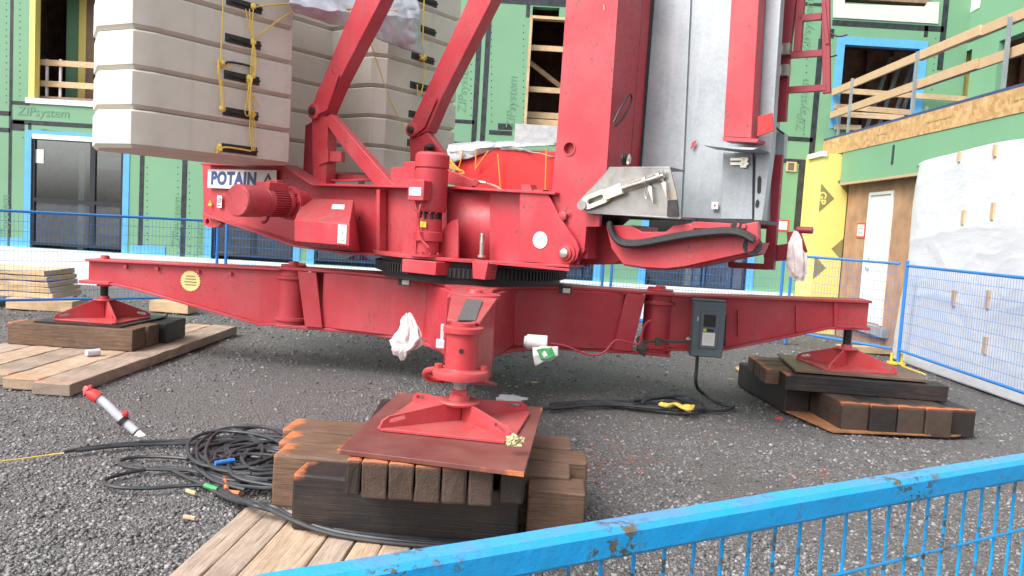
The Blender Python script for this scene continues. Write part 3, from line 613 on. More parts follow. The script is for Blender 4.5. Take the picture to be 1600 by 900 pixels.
# ------------------------------------------------------------------ things on the ground at the back left
def timber(name, x0, x1, y0, y1, z0, z1, mat, label, cat, group, yaw=0, along='X', rough=.004):
    """one beam as a single mesh with its own origin; local X is the length"""
    L = (x1-x0) if along == 'X' else (y1-y0); W = (y1-y0) if along == 'X' else (x1-x0); H = z1-z0
    bm = bmesh.new(); bmesh.ops.create_grid(bm, x_segments=1, y_segments=1, size=.5); bm.free()
    bm = bmesh.new(); nx = max(4, int(L/.12)); sec = [(-.5, 0), (-.17, 0), (.17, 0), (.5, 0), (.5, .5), (.5, 1), (.17, 1), (-.17, 1), (-.5, 1), (-.5, .5)]; rings = []; sd = random.random()*50
    for i in range(nx+1):
        u = i/nx-.5; ring = []
        for (a, c) in sec:
            p = Vector((u*L, a*W, c*H)); q = Vector((p.x*4+sd, p.y*9, p.z*9)); k = rough
            p += Vector((k*noise.noise(q) if i in (0, nx) else 0, k*noise.noise(q+Vector((9, 0, 0))), (k*noise.noise(q+Vector((0, 9, 0))) if c > 0 else 0)))
            ring.append(bm.verts.new(p))
        rings.append(ring)
    n = len(sec)
    for a, c in zip(rings, rings[1:]):
        for k in range(n): bm.faces.new((a[k], a[(k+1) % n], c[(k+1) % n], c[k]))
    bm.faces.new(rings[0][::-1]); bm.faces.new(rings[-1]); bmesh.ops.recalc_face_normals(bm, faces=bm.faces[:])
    me = bpy.data.meshes.new(name); bm.to_mesh(me); bm.free(); me.materials.append(mat)
    o = bpy.data.objects.new(name, me); COL.objects.link(o); o.location = ((x0+x1)/2, (y0+y1)/2, z0); o.rotation_euler.z = RAD(yaw)+(0 if along == 'X' else math.pi/2)
    bv = o.modifiers.new('bevel', 'BEVEL'); bv.width = random.uniform(.005, .014); bv.segments = 2; bv.limit_method = 'ANGLE'; bv.angle_limit = RAD(50)
    return tag(o, label, cat, group)
# sheathing board pile behind the left fence
p0 = onY(-30, 466, 11.6); p1 = onY(118, 466, 11.6); zt = onY(60, 421, 11.6).z
names = ('lowest', 'second lowest', 'middle', 'second highest', 'topmost')
for i in range(5):
    z = .16+i*(zt-.16)/5; tp_ = -.03*i
    timber('board_bundle', p0.x-.5, p1.x-.28+tp_, 11.5, 12.3, z, z+(zt-.16)/5-.008, flat('tan_board', (.50, .37, .20), .7, .12, 5) if i % 2 else bpy.data.materials['new_lumber'], f'{names[i]} layer of the tan board pile behind the left fence', 'lumber', 'board pile behind the left fence', rough=.02)
timber('timber', onY(5, 480, 11.3).x, onY(110, 480, 11.3).x, 11.35, 11.75, 0, .155, LUMBER, 'pale timber skid under the tan board pile by the left fence', 'timber', 'loose timbers near the left fence')
q = onZ(232, 487, 0); timber('timber', q.x, q.x+.62, q.y, q.y+.3, 0, .17, LUMBER, 'short pale timber offcut lying under the left outrigger', 'timber', 'loose timbers near the left fence', -6)
# left support: planks, timbers, plate
gp = 'plank mat under the left outrigger foot'
lab = ('rightmost plank of the left mat, its near end split', 'second plank from the right in the left mat', 'middle plank of the left mat beside the dark timber', 'fourth plank from the right in the left mat', 'leftmost plank of the left mat cut by the picture edge')
for i in range(5):
    x1 = -3.53-i*.325; timber('plank', x1-.31, x1, 6.45+.12*i, 10.3, 0, .10, PLANKG if i % 2 == 0 else PLANK, lab[i], 'plank', gp, -.5, 'Y', .008)
gp = 'timbers under the left outrigger foot'
timber('timber', -5.08, -3.80, 8.06, 8.34, .105, .325, TIMBER, 'long brown timber facing the camera under the left foot', 'timber', gp, -1)
timber('timber', -4.9, -3.78, 8.36, 8.62, .105, .325, TIMBER, 'brown timber just behind the front one under the left foot', 'timber', gp)
timber('timber', -4.9, -3.72, 8.66, 8.92, .105, .32, TIMBERK, 'black timber in the rear half of the left foot stack', 'timber', gp)
timber('timber', -4.9, -3.74, 8.95, 9.22, .105, .32, TIMBERK, 'rearmost black timber of the left foot stack', 'timber', gp)
b = MB(); b.prism([(-4.86, 8.14, .33), (-3.95, 8.12, .33), (-3.9, 9.1, .33), (-4.8, 9.15, .33)], (0, 0, .015)); tag(b.build('steel_sheet', STEELPL), 'thin black steel plate under the left outrigger foot', 'plate')
# right support
gp = 'timbers under the right outrigger foot'
lb = ('leftmost of the five front timbers of the right stack', 'second from left of the five front timbers of the right stack', 'middle one of the five front timbers of the right stack', 'fourth from left of the five front timbers of the right stack', 'blackest and rightmost of the five front timbers of the right stack')
for i in range(5):
    x0 = 2.86+i*.24; timber('timber', x0, x0+.233, 6.84+(.06 if i == 4 else random.uniform(-.02, .02)), 8.6, 0, .255-(.012 if i == 4 else 0), TIMBERK if i in (1, 4) else TIMBERM, lb[i], 'timber', gp, 3, 'Y')
timber('timber', 2.585, 2.83, 7.47, 8.8, 0, .255, TIMBERK, 'set back timber left of the five front timbers of the right stack', 'timber', gp, 3, 'Y')
timber('timber', 2.55, 3.98, 7.2, 7.45, .258, .40, TIMBERK, 'long dark timber across the front of the right stack', 'timber', gp, -5)
timber('timber', 2.45, 3.9, 7.48, 7.72, .258, .40, TIMBER, 'second cross timber of the right stack below the plate', 'timber', gp, -4)
timber('timber', 2.48, 3.9, 7.76, 8.0, .258, .40, TIMBER, 'third cross timber of the right stack below the plate', 'timber', gp, -4)
timber('timber', 2.5, 3.9, 8.04, 8.3, .258, .40, TIMBER, 'rearmost cross timber of the right stack with bright orange end', 'timber', gp, -4)
b = MB(); b.prism([(2.66, 7.36, .415), (3.82, 7.22, .415), (3.98, 8.0, .415), (2.82, 8.36, .415)], (0, 0, .02)); tag(b.build('plywood_sheet', flat('wet_plywood', (.15, .10, .075), .5, .4, 4)), 'stained dark plywood sheet under the right outrigger foot', 'plate')
b = MB(); b.prism([onZ(x, y, .012) for x, y in ((1226, 643), (1262, 640), (1480, 668), (1516, 679), (1492, 683), (1301, 676))], (0, 0, .012)); tag(b.build('board_scrap', flat('rusty_board', (.30, .13, .055), .8, .45, 7)), 'thin orange stained board on the gravel below the right stack', 'board')
b = MB(); b.prism([onZ(x, y, .015) for x, y in ((1148, 575), (1172, 570), (1180, 600), (1168, 592))], (0, 0, .012)); tag(b.build('board_scrap', LUMBER), 'small splintered board end left of the right stack', 'board')
# near support
gp = 'planks of the near mat'
order = ('first', 'second', 'third', 'fourth', 'fifth', 'sixth', 'seventh', 'eighth', 'ninth', 'tenth')
for i in range(10):
    x0 = -1.36+i*.137; timber('plank', x0, x0+.131, 2.1, 4.05-.012*i if i < 3 else 4.9, .0, .078+random.uniform(-.004, .004), PLANK if i in (2, 3, 5, 6, 8) else PLANKG, f'{order[i]} plank from the left in the near mat', 'plank', gp, -3.2, 'Y', .006)
gp = 'large timbers under the near outrigger foot'
timber('timber', -.99, .10, 3.74, 3.97, .082, .355, TIMBERK, 'black front timber facing the camera under the near foot', 'timber', gp, -2.5)
timber('timber', .14, .42, 3.80, 4.03, .02, .335, TIMBER, 'short brown timber at the right front of the near stack', 'timber', gp, -2)
timber('timber', -1.17, .36, 4.01, 4.24, .082, .36, TIMBER, 'brown timber behind the black front timber of the near stack', 'timber', gp, -2.5)
timber('timber', -1.22, .47, 4.27, 4.5, .082, .355, TIMBER, 'third timber from the front in the near stack', 'timber', gp, -2)
timber('timber', -1.27, .40, 4.53, 4.8, .082, .355, TIMBER, 'rearmost large timber of the near stack with orange left end', 'timber', gp, -2)
gp = 'short timbers between the large timbers and the brown plate'
lb = ('leftmost dark narrow timber right below the brown plate', 'second from left timber end right below the brown plate', 'third from left timber end right below the brown plate', 'fourth from left timber end right below the brown plate', 'fifth from left timber end right below the brown plate', 'sixth from left timber end right below the brown plate', 'rightmost timber end right below the brown plate, past the gap')
xx = -.715
for i in range(7):
    w_ = .075 if i == 0 else .118
    if i == 6: xx += .022
    y0 = 3.485-.007*i+random.uniform(-.012, .012)+(.05 if i == 6 else 0)
    timber('timber', xx, xx+w_-.006, y0, 4.75, .362, .528, TIMBERK if i in (0, 6) else TIMBERM, lb[i], 'timber', gp, 2.5, 'Y', .006); xx += w_
b = MB(); b.prism([onZ(x, y, .555) for x, y in ((527, 702), (819, 738), (848, 637), (623, 613))], (0, 0, -.022)); tag(b.build('plywood_sheet', FILM, None, .002), 'brown film faced plywood sheet under the near outrigger foot', 'plate')

# ------------------------------------------------------------------ CRANE undercarriage
crane = thing('tower_crane', (C0.x, C0.y, 0), 'red self erecting tower crane base on outriggers with a galvanised mast', 'crane')
def cp(a, c, z): p = C0+E1*a+E2*c; return Vector((p.x, p.y, z))
def star(end, hw, hub, z, rnd=0):
    P = []
    for k in range(4):
        t = k*math.pi/2; u = (math.cos(t), math.sin(t)); v = (-math.sin(t), math.cos(t))
        for (a, c) in ((end, -hw), (end, hw)): P.append((u[0]*a+v[0]*c, u[1]*a+v[1]*c))
        if rnd:
            a0 = (u[0]*end+v[0]*hw, u[1]*end+v[1]*hw); a1 = (v[0]*end+u[0]*hw, v[1]*end+u[1]*hw); m_ = ((u[0]+v[0])*hub, (u[1]+v[1])*hub)
            for s in [i/10 for i in range(1, 10)]:
                q = [(1-s)**2*a0[j]+2*s*(1-s)*(m_[j]*1.0)+s*s*a1[j] for j in (0, 1)]; P.append(tuple(q))
        else: P.append(((u[0]+v[0])*hub, (u[1]+v[1])*hub))
    return [cp(x, y, z) for x, y in P]
b = MB(); b.prism(star(1.52, .15, .44, .45), (0, 0, .565)); ch = b.build('undercarriage', RED, crane, .01)
b = MB(); b.prism(star(2.0, .19, -.05, 1.015, 1), (0, 0, .03)); b.build('top_flange', RED, ch, .006)
b = MB(); b.prism(star(2.0, .19, -.05, .42, 1), (0, 0, .03)); b.build('bottom_flange', RED, ch, .006)
for sgn, d in ((1, E1), (-1, E1), (1, E2), (-1, E2)):
    d = d*sgn; sdv = d.cross(UP).normalized()
    for q_ in (-1, 1):
        b = MB(); pts = [C0+d*1.75+sdv*q_*.17+UP*1.012, C0+d*1.56+sdv*q_*.16+UP*1.012, C0+d*1.47+sdv*q_*.16+UP*.452, C0+d*1.65+sdv*q_*.17+UP*.452]; b.prism(pts, sdv*q_*.03); b.build('end_cheek', RED, ch, .004)
# sight slots in the web: dark block paints the recess, pale plate the light showing through
for x, y, Y_ in ((632, 440, 7.66), (883, 453, 7.60)):
    p = onY(x, y, Y_); b = MB(); b.box(p, E1*.06, E2*.012, UP*.036); s_ = b.build('painted_sight_slot', DARK, ch)
    b = MB(); b.box(p+E2*.014+E1*.012-UP*.005, E1*.035, E2*.004, UP*.022); b.build('painted_slot_light', LABELW, s_)

def foot(c, yaw, size, zb, ztop, parent):
    """pyramidal outrigger foot: base plate, four diagonal ribs with lifting slots, collar"""
    c = Vector((*c, 0)); ux = Vector((math.cos(yaw), math.sin(yaw), 0)); uy = Vector((-math.sin(yaw), math.cos(yaw), 0)); h = size/2; b = MB()
    k = .9; b.prism([c+(ux*a+uy*d)*h+UP*zb for a, d in ((-k, -1), (k, -1), (1, -k), (1, k), (k, 1), (-k, 1), (-1, k), (-1, -k))], (0, 0, .014))
    H = ztop-zb-.014
    for a, d in ((1, 1), (-1, 1), (-1, -1), (1, -1)):
        rd = (ux*a+uy*d).normalized(); Lr = h*1.36
        out = [(.0, 0), (Lr, 0), (Lr, .012), (Lr*.975, .036), (Lr*.90, .056), (.11, H*.97), (0, H*.97)]
        me = plate2d(out, [slot2(Lr*.80, .038, .07, .012, -.18)], .014)
        b.mesh(me, frame(c+UP*(zb+.014)+rd.cross(UP).normalized()*-.007, rd, UP))
    f = b.build('support_foot', REDF, parent, .0015)
    b = MB(); b.lathe(c+UP*(ztop-.012), UP, [(0, .10), (.012, .11), (.022, .10), (.024, .055), (.05, .05), (.054, .045)], 24); b.build('collar', REDF, f)
def outrigger(d, r1, tip, zt0, zt1, prof, zfoot, yaw, fsize, w=.20, label=None):
    """prof: (r, z) points of the underside from pivot to tip"""
    sd_ = d.cross(UP).normalized(); P = lambda r, z, s=0: C0+d*r+sd_*s+UP*z
    arm = MB(); top = [(r1, zt0), (tip, zt1)]; poly = [P(r, z, w/2) for r, z in prof]+[P(r, z, w/2) for r, z in top[::-1]]
    arm.prism(poly, -sd_*w); a = arm.build('outrigger_arm', RED, crane, .006)
    b = MB(); b.strip([P(r1-.02, zt0+.012, -w/2-.055), P(tip, zt1+.012, -w/2-.055)], sd_*(w+.11), .024)
    b.strip([P(r, z-.01, -w/2-.05) for r, z in prof], sd_*(w+.10), .024); b.build('arm_flange', RED, a, .004)
    return a, P, sd_
def pivot(d, r, z0, z1, parent, rad=.15):
    c = C0+d*r; b = MB(); b.cyl(c+UP*z0, c+UP*z1, rad, n=28)
    b.lathe(c+UP*(z1-.10), UP, [(0, rad), (.01, rad+.03), (.035, rad+.03), (.045, rad)], 28); b.lathe(c+UP*(z0+.03), UP, [(0, rad), (.01, rad+.03), (.035, rad+.03), (.045, rad)], 28)
    p = b.build('pivot_tube', RED, parent); b = MB()
    b.lathe(c+UP*(1.046), UP, [(0, .13), (.018, .13), (.02, .055), (.05, .05), (.055, .03)], 20); b.bar(c+UP*1.075-d*.12, c+UP*1.075+d*.05, .04, .02); b.build('pivot_pin', RED, p)
def jack(c, zarm, ztop, parent, r=.038):
    c = Vector((*c, 0)); b = MB(); b.cyl(c+UP*(ztop+.02), c+UP*(zarm+.02), r, n=20)
    for k in range(int((zarm-ztop-.02)/.012)): z = ztop+.03+k*.012; b.lathe(c+UP*z, UP, [(0, r), (.003, r+.005), (.006, r)], 20)
    b.build('jack_screw', DARK if zarm > 10 else STEELPL, parent); 
# left arm
dL = -E1
a, P, sdv = outrigger(dL, 1.9, 4.08, 1.005, .965, [(1.9, .46), (2.15, .44), (3.55, .72), (3.72, .745), (4.08, .755)], .36, 0, .7)
pivot(dL, 1.87, .45, 1.012, a)
jc = C0+dL*3.96; jack(jc.xy, .76, .56, a)
foot(jc.xy, RAD(-6), .70, .348, .555, a)
b = MB(); b.box(P(3.98, .745), dL*.17, sdv*.16, UP*.016); b.cyl(P(3.96, .70), P(3.96, .745), .075); b.cyl(P(3.96, .985), P(3.96, 1.03), .05, .04); b.build('jack_plate', RED, a, .003)
b = MB()
for r in (2.5, 2.85, 3.3, 3.65):
    for q_ in (-1, 1): b = MB(); b.cyl(P(r, .935, .10*q_), P(r, .935, .135*q_), .018, n=10); b.build('bolt', RED, a)
# saw-tooth yellow sticker on the left arm
ctr = onP(298, 439, C0+NE*.1, NE); b = MB(); pts = []
for k in range(48): t = 2*math.pi*k/48; rr = .112 if k % 2 else .10; pts.append(ctr+NE*.004+(E1*math.cos(t)+UP*math.sin(t))*rr)
b.prism(pts, NE*.002); sk = b.build('round_sticker', flat('pale_yellow_label', (.72, .60, .26), .6, .1, 20), a)
b = MB()
for i, hw in enumerate((.05, .06, .07, .06)): b.bar(ctr+NE*.0075+UP*(.05-.03*i)-E1*hw, ctr+NE*.0075+UP*(.05-.03*i)+E1*hw, .012, .001, UP)
b.build('sticker_print', OLIVE, sk)
# right arm
a, P, sdv = outrigger(E1, 1.9, 3.86, 1.005, 1.075, [(1.9, .49), (2.5, .53), (3.03, .68), (3.5, .82), (3.86, .84)], .43, 0, .7)
pivot(E1, 1.9, .45, 1.012, a)
jc = C0+E1*3.72; jack(jc.xy, .85, .60, a); foot(jc.xy, RAD(4), .70, .435, .61, a)
b = MB(); b.box(P(3.72, .828), E1*.16, sdv*.15, UP*.014); b.cyl(P(3.72, .80), P(3.72, .83), .06); b.build('jack_plate', RED, a, .003)
b = MB()
for r, z in ((2.66, .8), (3.2, .88), (3.55, .95)): b.prism([P(r, z-.13, .10), P(r+.03, z-.13, .10), P(r+.01, z+.12, .10), P(r-.02, z+.12, .10)], sdv*.03)
b.build('stiffener', RED, a, .002)
# near arm (points at the camera)
dN = DN; rt = 4.0
sd_ = dN.cross(UP).normalized(); P = lambda r, s, z: CN+dN*r+sd_*s+UP*z
b = MB(); bm = b.bm
secs = [(2.3, .155, .50, 1.04), (2.9, .135, .56, 1.06), (3.45, .105, .68, 1.07), (3.9, .075, .78, 1.06)]
rg = [[bm.verts.new(P(r, s*hw, z)) for s, z in ((-1, z0), (1, z0), (1, z1), (-1, z1))] for r, hw, z0, z1 in secs]
for q, k in zip(rg, rg[1:]):
    for i in range(4): bm.faces.new((q[i], q[(i+1) % 4], k[(i+1) % 4], k[i]))
bm.faces.new(rg[0][::-1]); bm.faces.new(rg[-1]); na = b.build('outrigger_arm', REDF, crane, .006)
b = MB(); b.prism([P(2.42, -.165, 1.062), P(2.42, .165, 1.062), P(3.95, .088, 1.073), P(3.95, -.088, 1.073)], (0, 0, .018)); b.prism([P(2.6, -.2, .50), P(2.6, .2, .50), P(3.86, .13, .765), P(3.86, -.13, .765)], (0, 0, -.02)); b.build('arm_flange', REDF, na, .004)
b = MB(); b.prism([onZ(x, y, 1.0925) for x, y in ((729, 468), (754, 469), (743, 501), (714, 501))], (0, 0, .003)); b.build('grip_strip', GRIP, na)
nj = P(rt-.02, 0, 0); nj.z = 0
b = MB(); b.pipe(nj+UP*.815, nj+UP*1.06, .085, .05, 32); b.lathe(nj+UP*.79, UP, [(0, .10), (.004, .145), (.03, .15), (.045, .145), (.05, .088), (.055, .086)], 32); b.lathe(nj+UP*1.03, UP, [(0, .086), (.004, .105), (.03, .105), (.035, .08)], 32); jt = b.build('jack_tube', REDF, na)
b = MB(); b.cyl(nj+UP*1.062, nj+UP*1.085, .065); b.build('jack_cap', REDF, jt)
b = MB(); b.cyl(nj+dN*.080+UP*.945+sd_*.0, nj+dN*.088+UP*.945, .013, n=12); b.build('grease_port', BLACK, jt)
for q_ in (-1, 1): b = MB(); b.cyl(nj+sd_*q_*.118+UP*.835, nj+sd_*q_*.118+UP*.86, .022, n=8); b.build('bolt', REDF, jt)
b = MB(); b.tube([nj+sd_*.13+UP*.83, nj+sd_*.2+UP*.80-dN*.1, nj+sd_*.2+UP*.74-dN*.2, nj+sd_*.1+UP*.72-dN*.25], .016, 8, 2); b.build('handle', REDF, jt)
b = MB(); b.cyl(nj+UP*.64, nj+UP*.80, .034, n=20); b.lathe(nj+UP*.755, UP, [(0, .034), (.004, .044), (.02, .044), (.024, .034)], 20); b.build('jack_screw', flat('grey_screw_steel', (.33, .33, .34), .45, .2, 30, .4), na)
foot(nj.xy, RAD(-9), .68, .558, .665, na)
b = MB(); b.box(nj+UP*.705, sd_*.04, dN*.04, UP*.026); b.build('screw_nut', REDF, na, .006)
pc = P(2.2, 0, 0); pc.z = 0
b = MB(); b.lathe(pc+UP*1.0, UP, [(0, .16), (.05, .16), (.052, .19), (.085, .19), (.09, .06), (.115, .05), (.12, .03)], 32); b.cyl(pc+UP*.45, pc+UP*1.0, .14, n=28); b.build('pivot_tube', RED, na, .003)
b = MB(); b.box(pc+UP*1.115-sd_*.0, sd_*.07, dN*.02, UP*.012); b.build('pivot_pin', REDF, na)
# slewing ring
b = MB(); prof = [(0, .93), (.06, .93)]; n = 150; c = C0
b.lathe(c+UP*1.047, UP, [(0, .90), (.05, .90), (.055, .95), (.15, .95), (.155, .91), (.2, .91)], 96)
for k in range(n):
    t = 2*math.pi*k/n; u = Vector((math.cos(t), math.sin(t), 0)); b.box(c+u*.955+UP*1.15, u*.012, u.cross(UP)*.008, UP*.042)
b.build('slewing_ring', BLACK, crane, 0)

# ------------------------------------------------------------------ CRANE slewing frame
outline = [(316, 257), (440, 259), (487, 288), (644, 293), (708, 293), (858, 301), (873, 339), (899, 378), (903, 392), (898, 405), (886, 413), (770, 408), (628, 399), (540, 393), (462, 383), (400, 362), (318, 335)]
me_, fm = px_plate(outline, [(330, 343, .0001)], None, 0, .03)
b = MB(); b.prism(T(outline, -.06), L_*.03); fr = b.build('slewing_frame', RED, crane, .004)
b = MB(); b.prism(T(outline, -1.36), L_*.03); b.build('far_side_plate', RED, fr, .004)
b = MB(); b.strip(T([(314, 256), (440, 258), (487, 288), (644, 292), (708, 293), (866, 302)], .07), L_*.22, .022); b.build('top_flange', RED, fr, .003)
b = MB(); b.strip(T([(318, 336), (400, 363), (462, 385), (540, 395), (628, 401), (770, 410), (888, 416)], .10), L_*.26, .022); b.build('bottom_flange', RED, fr, .003)
# cross members tying both side plates
b = MB()
for (x, y0, y1) in ((320, 262, 330), (588, 298, 392), (811, 304, 405)):
    q = [T1(x, y0, -.09), T1(x, y1, -.09)]; b.prism([q[0], q[1], q[1]+L_*1.27, q[0]+L_*1.27], A_*.03)
b.build('cross_plate', RED, fr)
b = MB(); pts = []
for k in range(40): t = 2*math.pi*k/40; pts.append(C0+Vector((math.cos(t), math.sin(t), 0))*1.0+UP*1.252)
b.prism(pts, UP*.03)
q = [T1(628, 400, .1), T1(900, 414, .1)]; b.build('base_plate', RED, fr, .003)
b = MB(); b.prism([Vector((p.x, p.y, 1.256)) for p in (T1(626, 400, .10), T1(890, 414, .10), T1(890, 414, -.3), T1(626, 400, -.3))], UP*.022); b.build('deck_plate', RED, fr, .003)
# gusset plate at the mast pin (proud) and stiffeners
b = MB(); b.prism(T([(812, 300), (856, 303), (874, 339), (900, 376), (905, 390), (901, 405), (888, 415), (812, 408)], .045), L_*.025); g_ = b.build('pin_gusset', RED, crane, .004)
b = MB(); c = T1(885, 396, .05); b.lathe(c, N_, [(0, .085), (.01, .085), (.012, .06), (.03, .06), (.034, .045)], 24); b.build('pin_boss', RED, g_)
b = MB(); b.lathe(c+N_*.03, N_, [(0, .038), (.02, .038), (.024, .03)], 18); b.build('pin', ZINC, g_)
b = MB(); c = T1(844, 375, .05); b.lathe(c, N_, [(0, .072), (.002, .072)], 32); sk = b.build('round_sticker', LABELW, g_)
b = MB(); b.bar(c+N_*.004-A_*.02+UP*.025, c+N_*.004-A_*.01-UP*.02, .008, .002, N_); b.bar(c+N_*.004+A_*.018+UP*.028, c+N_*.004+A_*.002-UP*.006, .008, .002, N_); b.build('sticker_print', INK, sk)
b = MB()
for x in (588, ): b.prism(T([(x, 296), (x+5, 296), (x+5, 392), (x, 392)], .06), L_*.1)
b.build('stiffener', RED, fr, .002)
# curved web bulge between motor and gusset
b = MB(); n = 10; xs = [700+i*11 for i in range(n+1)]; pts0 = [T1(x, 300+(x-700)*.05, .0-.10*math.sin((x-700)/110*math.pi*.5)) for x in xs]; 
b.bm.verts.ensure_lookup_table(); lo = [T1(x, 404+(x-700)*.045, -.10*math.sin((x-700)/110*math.pi*.5)) for x in xs]
for i in range(n): b.bm.faces.new([b.bm.verts.new(p+N_*.01) for p in (pts0[i], pts0[i+1], lo[i+1], lo[i])])
bmesh.ops.remove_doubles(b.bm, verts=b.bm.verts[:], dist=.001); o = b.build('curved_web', RED, fr); o.modifiers.new('t', 'SOLIDIFY').thickness = .012
# tail lug
me_, m_ = px_plate([(316, 331), (346, 349), (341, 354), (329, 356), (318, 351)], [(324, 346, .035)], None, .01, .06); b = MB(); b.mesh(me_, m_); b.build('tail_lug', REDF, fr, .003)
# name plate with its writing
pl = [T1(x, y, -.02) for x, y in ((325, 265), (432, 267), (432, 295), (325, 294))]
c = (pl[0]+pl[1]+pl[2]+pl[3])/4; wd = (pl[1]-pl[0]).length/2; ht = (pl[0]-pl[3]).length/2
b = MB(); b.box(c, A_*wd, N_*.004, UP*ht); sg = b.build('name_plate', LABELW, crane)
b = MB(); p = T1(364, 280, -.014); b.mesh(text_me('POTAIN', .14, .011, sx=1.06, shear=.05, sp=1.13), frame(p, A_, UP)); b.build('lettering', NAVY, sg)
b = MB(); p = T1(419, 280, -.014); s = .07; b.prism([p-A_*s-UP*.02, p+UP*s, p+A_*s-UP*.02, p+A_*s*.75-UP*.06, p-A_*s*.75-UP*.06], N_*.002); em = b.build('emblem', NAVY, sg)
b = MB(); b.prism([p-A_*.03-UP*.03+N_*.003, p+UP*.025+N_*.003, p+A_*.03-UP*.03+N_*.003], N_*.002); b.build('emblem_mark', YELLAB, em)
b = MB(); p = T1(328, 317, -.025); b.prism([p-A_*.035-UP*.03, p+A_*.035-UP*.03, p+UP*.035], N_*.003); wt = b.build('warning_sticker', YELLAB, fr)
b = MB(); b.bar(p+N_*.004-UP*.018, p+N_*.004+UP*.012, .008, .002, N_); b.build('sticker_print', INK, wt)
b = MB(); p = T1(343, 315, -.025); b.box(p, A_*.042, N_*.003, UP*.07); wt = b.build('instruction_sticker', LABELW, fr)
b = MB(); b.pipe(p+N_*.004+UP*.015, p+N_*.006+UP*.015, .032, .024); b.bar(p+N_*.005+A_*.02+UP*.035, p+N_*.005-A_*.02-UP*.005, .007, .002, N_); b.bar(p+N_*.005-A_*.03-UP*.045, p+N_*.005+A_*.03-UP*.045, .012, .002, UP); b.build('sticker_print', NAVY, wt)

# winch motor lying along the frame
ax0 = T1(370, 313, 1.0); ax1 = T1(470, 318, .14); d = (ax1-ax0).normalized(); R_ = .155; Lm = (ax1-ax0).length
b = MB(); b.lathe(ax0, d, [(0, R_*.93), (.015, R_), (Lm*.33, R_), (Lm*.34, R_*.88), (Lm*.36, R_*.88), (Lm*.37, R_*.93), (Lm*.44, R_*.93), (Lm*.45, R_*.8)], 32); wm = b.build('winch_motor', RED, crane, .0)
b = MB(); b.cyl(ax0+d*Lm*.44, ax0+d*Lm*.68, R_*.80, n=32)
for k in range(36):
    t = 2*math.pi*k/36; x = d.orthogonal().normalized(); y = d.cross(x); u = x*math.cos(t)+y*math.sin(t); b.box(ax0+d*Lm*.56+u*R_*.85, d*Lm*.115, u*R_*.1, u.cross(d)*.004)
b.build('cooling_fins', RED, wm)
b = MB(); b.lathe(ax0+d*Lm*.67, d, [(0, R_*.8), (.01, R_*.98), (.05, R_*.98), (.06, R_*.8), (.09, R_*.8), (.10, R_*1.12), (.15, R_*1.12), (.155, R_*.9), (.30, R_*.9)], 32); 
for k in range(10):
    t = 2*math.pi*k/10; x = d.orthogonal().normalized(); y = d.cross(x); u = x*math.cos(t)+y*math.sin(t); b.cyl(ax0+d*(Lm*.67+.07)+u*R_*.95, ax0+d*(Lm*.67+.17)+u*R_*.95, .014, n=8)
b.build('gearbox_flange', RED, wm)
b = MB(); c = ax0+d*Lm*.52+UP*R_*1.0; sdv = d.cross(UP).normalized(); b.box(c, d*.13, sdv*.09, UP*.04); b.box(c+d*.05+UP*.045, d*.05, sdv*.06, UP*.02); b.build('terminal_box', RED, wm, .008)
b = MB(); b.tube([c+d*.12-sdv*-.02, c+d*.20-UP*.06+N_*.12, c+d*.17-UP*.22+N_*.14, c+d*.05-UP*.36+N_*.1, c-d*.06-UP*.36+N_*.06], .016, 8, 3); b.build('cable', RED, wm)
b = MB(); p = ax0+d*Lm*.55+N_*R_*1.0-UP*.02; b.box(p, d*.03, N_*.002, UP*.03); b.build('rating_plate', ZINC, wm)
# winch guard: folded sheet box
oG = .55
pr_ = [(-1, 0)]
def guard_pt(x, y, off): return T1(x, y, off)
b = MB(); bm = b.bm
Lf = [T1(474, 309, .06), T1(460, 344, .62), T1(460, 377, .62), T1(485, 388, .0)]
dxv = A_*((T1(546, 350, .62)-T1(460, 344, .62)).dot(A_))
rgt = [q+dxv+UP*0 for q in Lf]; 
va = [bm.verts.new(q) for q in Lf]; vb = [bm.verts.new(q) for q in rgt]
bm.faces.new(va); bm.faces.new(vb[::-1])
for i in range(4): bm.faces.new((va[i], va[(i+1) % 4], vb[(i+1) % 4], vb[i]))
gd = b.build('winch_guard', RED, crane, .006)
nf = (Lf[1]-Lf[0]).cross(dxv).normalized(); nf = nf if nf.dot(N_) > 0 else -nf
c = Lf[0].lerp(Lf[1], .35)+dxv*.74; ud = (Lf[0]-Lf[1]).normalized(); b = MB(); b.box(c+nf*.004, A_*.085, ud*.075, nf*.002); b.build('instruction_sticker', LABELW, gd)
c = Lf[1].lerp(Lf[2], .48)+dxv*.88; b = MB(); b.box(c+N_*.004, A_*.055, N_*.002, UP*.085); sk = b.build('instruction_sticker', LABELW, gd)
b = MB(); b.bar(c+N_*.007-A_*.02+UP*.05, c+N_*.007+A_*.01+UP*.0, .006, .002, N_); b.bar(c+N_*.007+A_*.02+UP*.03, c+N_*.007-A_*.015-UP*.03, .006, .002, N_); b.bar(c+N_*.007-A_*.035-UP*.055, c+N_*.007+A_*.035-UP*.055, .008, .002, UP); b.build('sticker_print', INK, sk)
b = MB(); p = Lf[0].lerp(Lf[1], .6)+dxv; b.cyl(p+A_*.002-UP*.04-N_*.1, p+A_*.008-UP*.04-N_*.1, .02, n=14); b.build('guard_bolt', BLACK, gd)

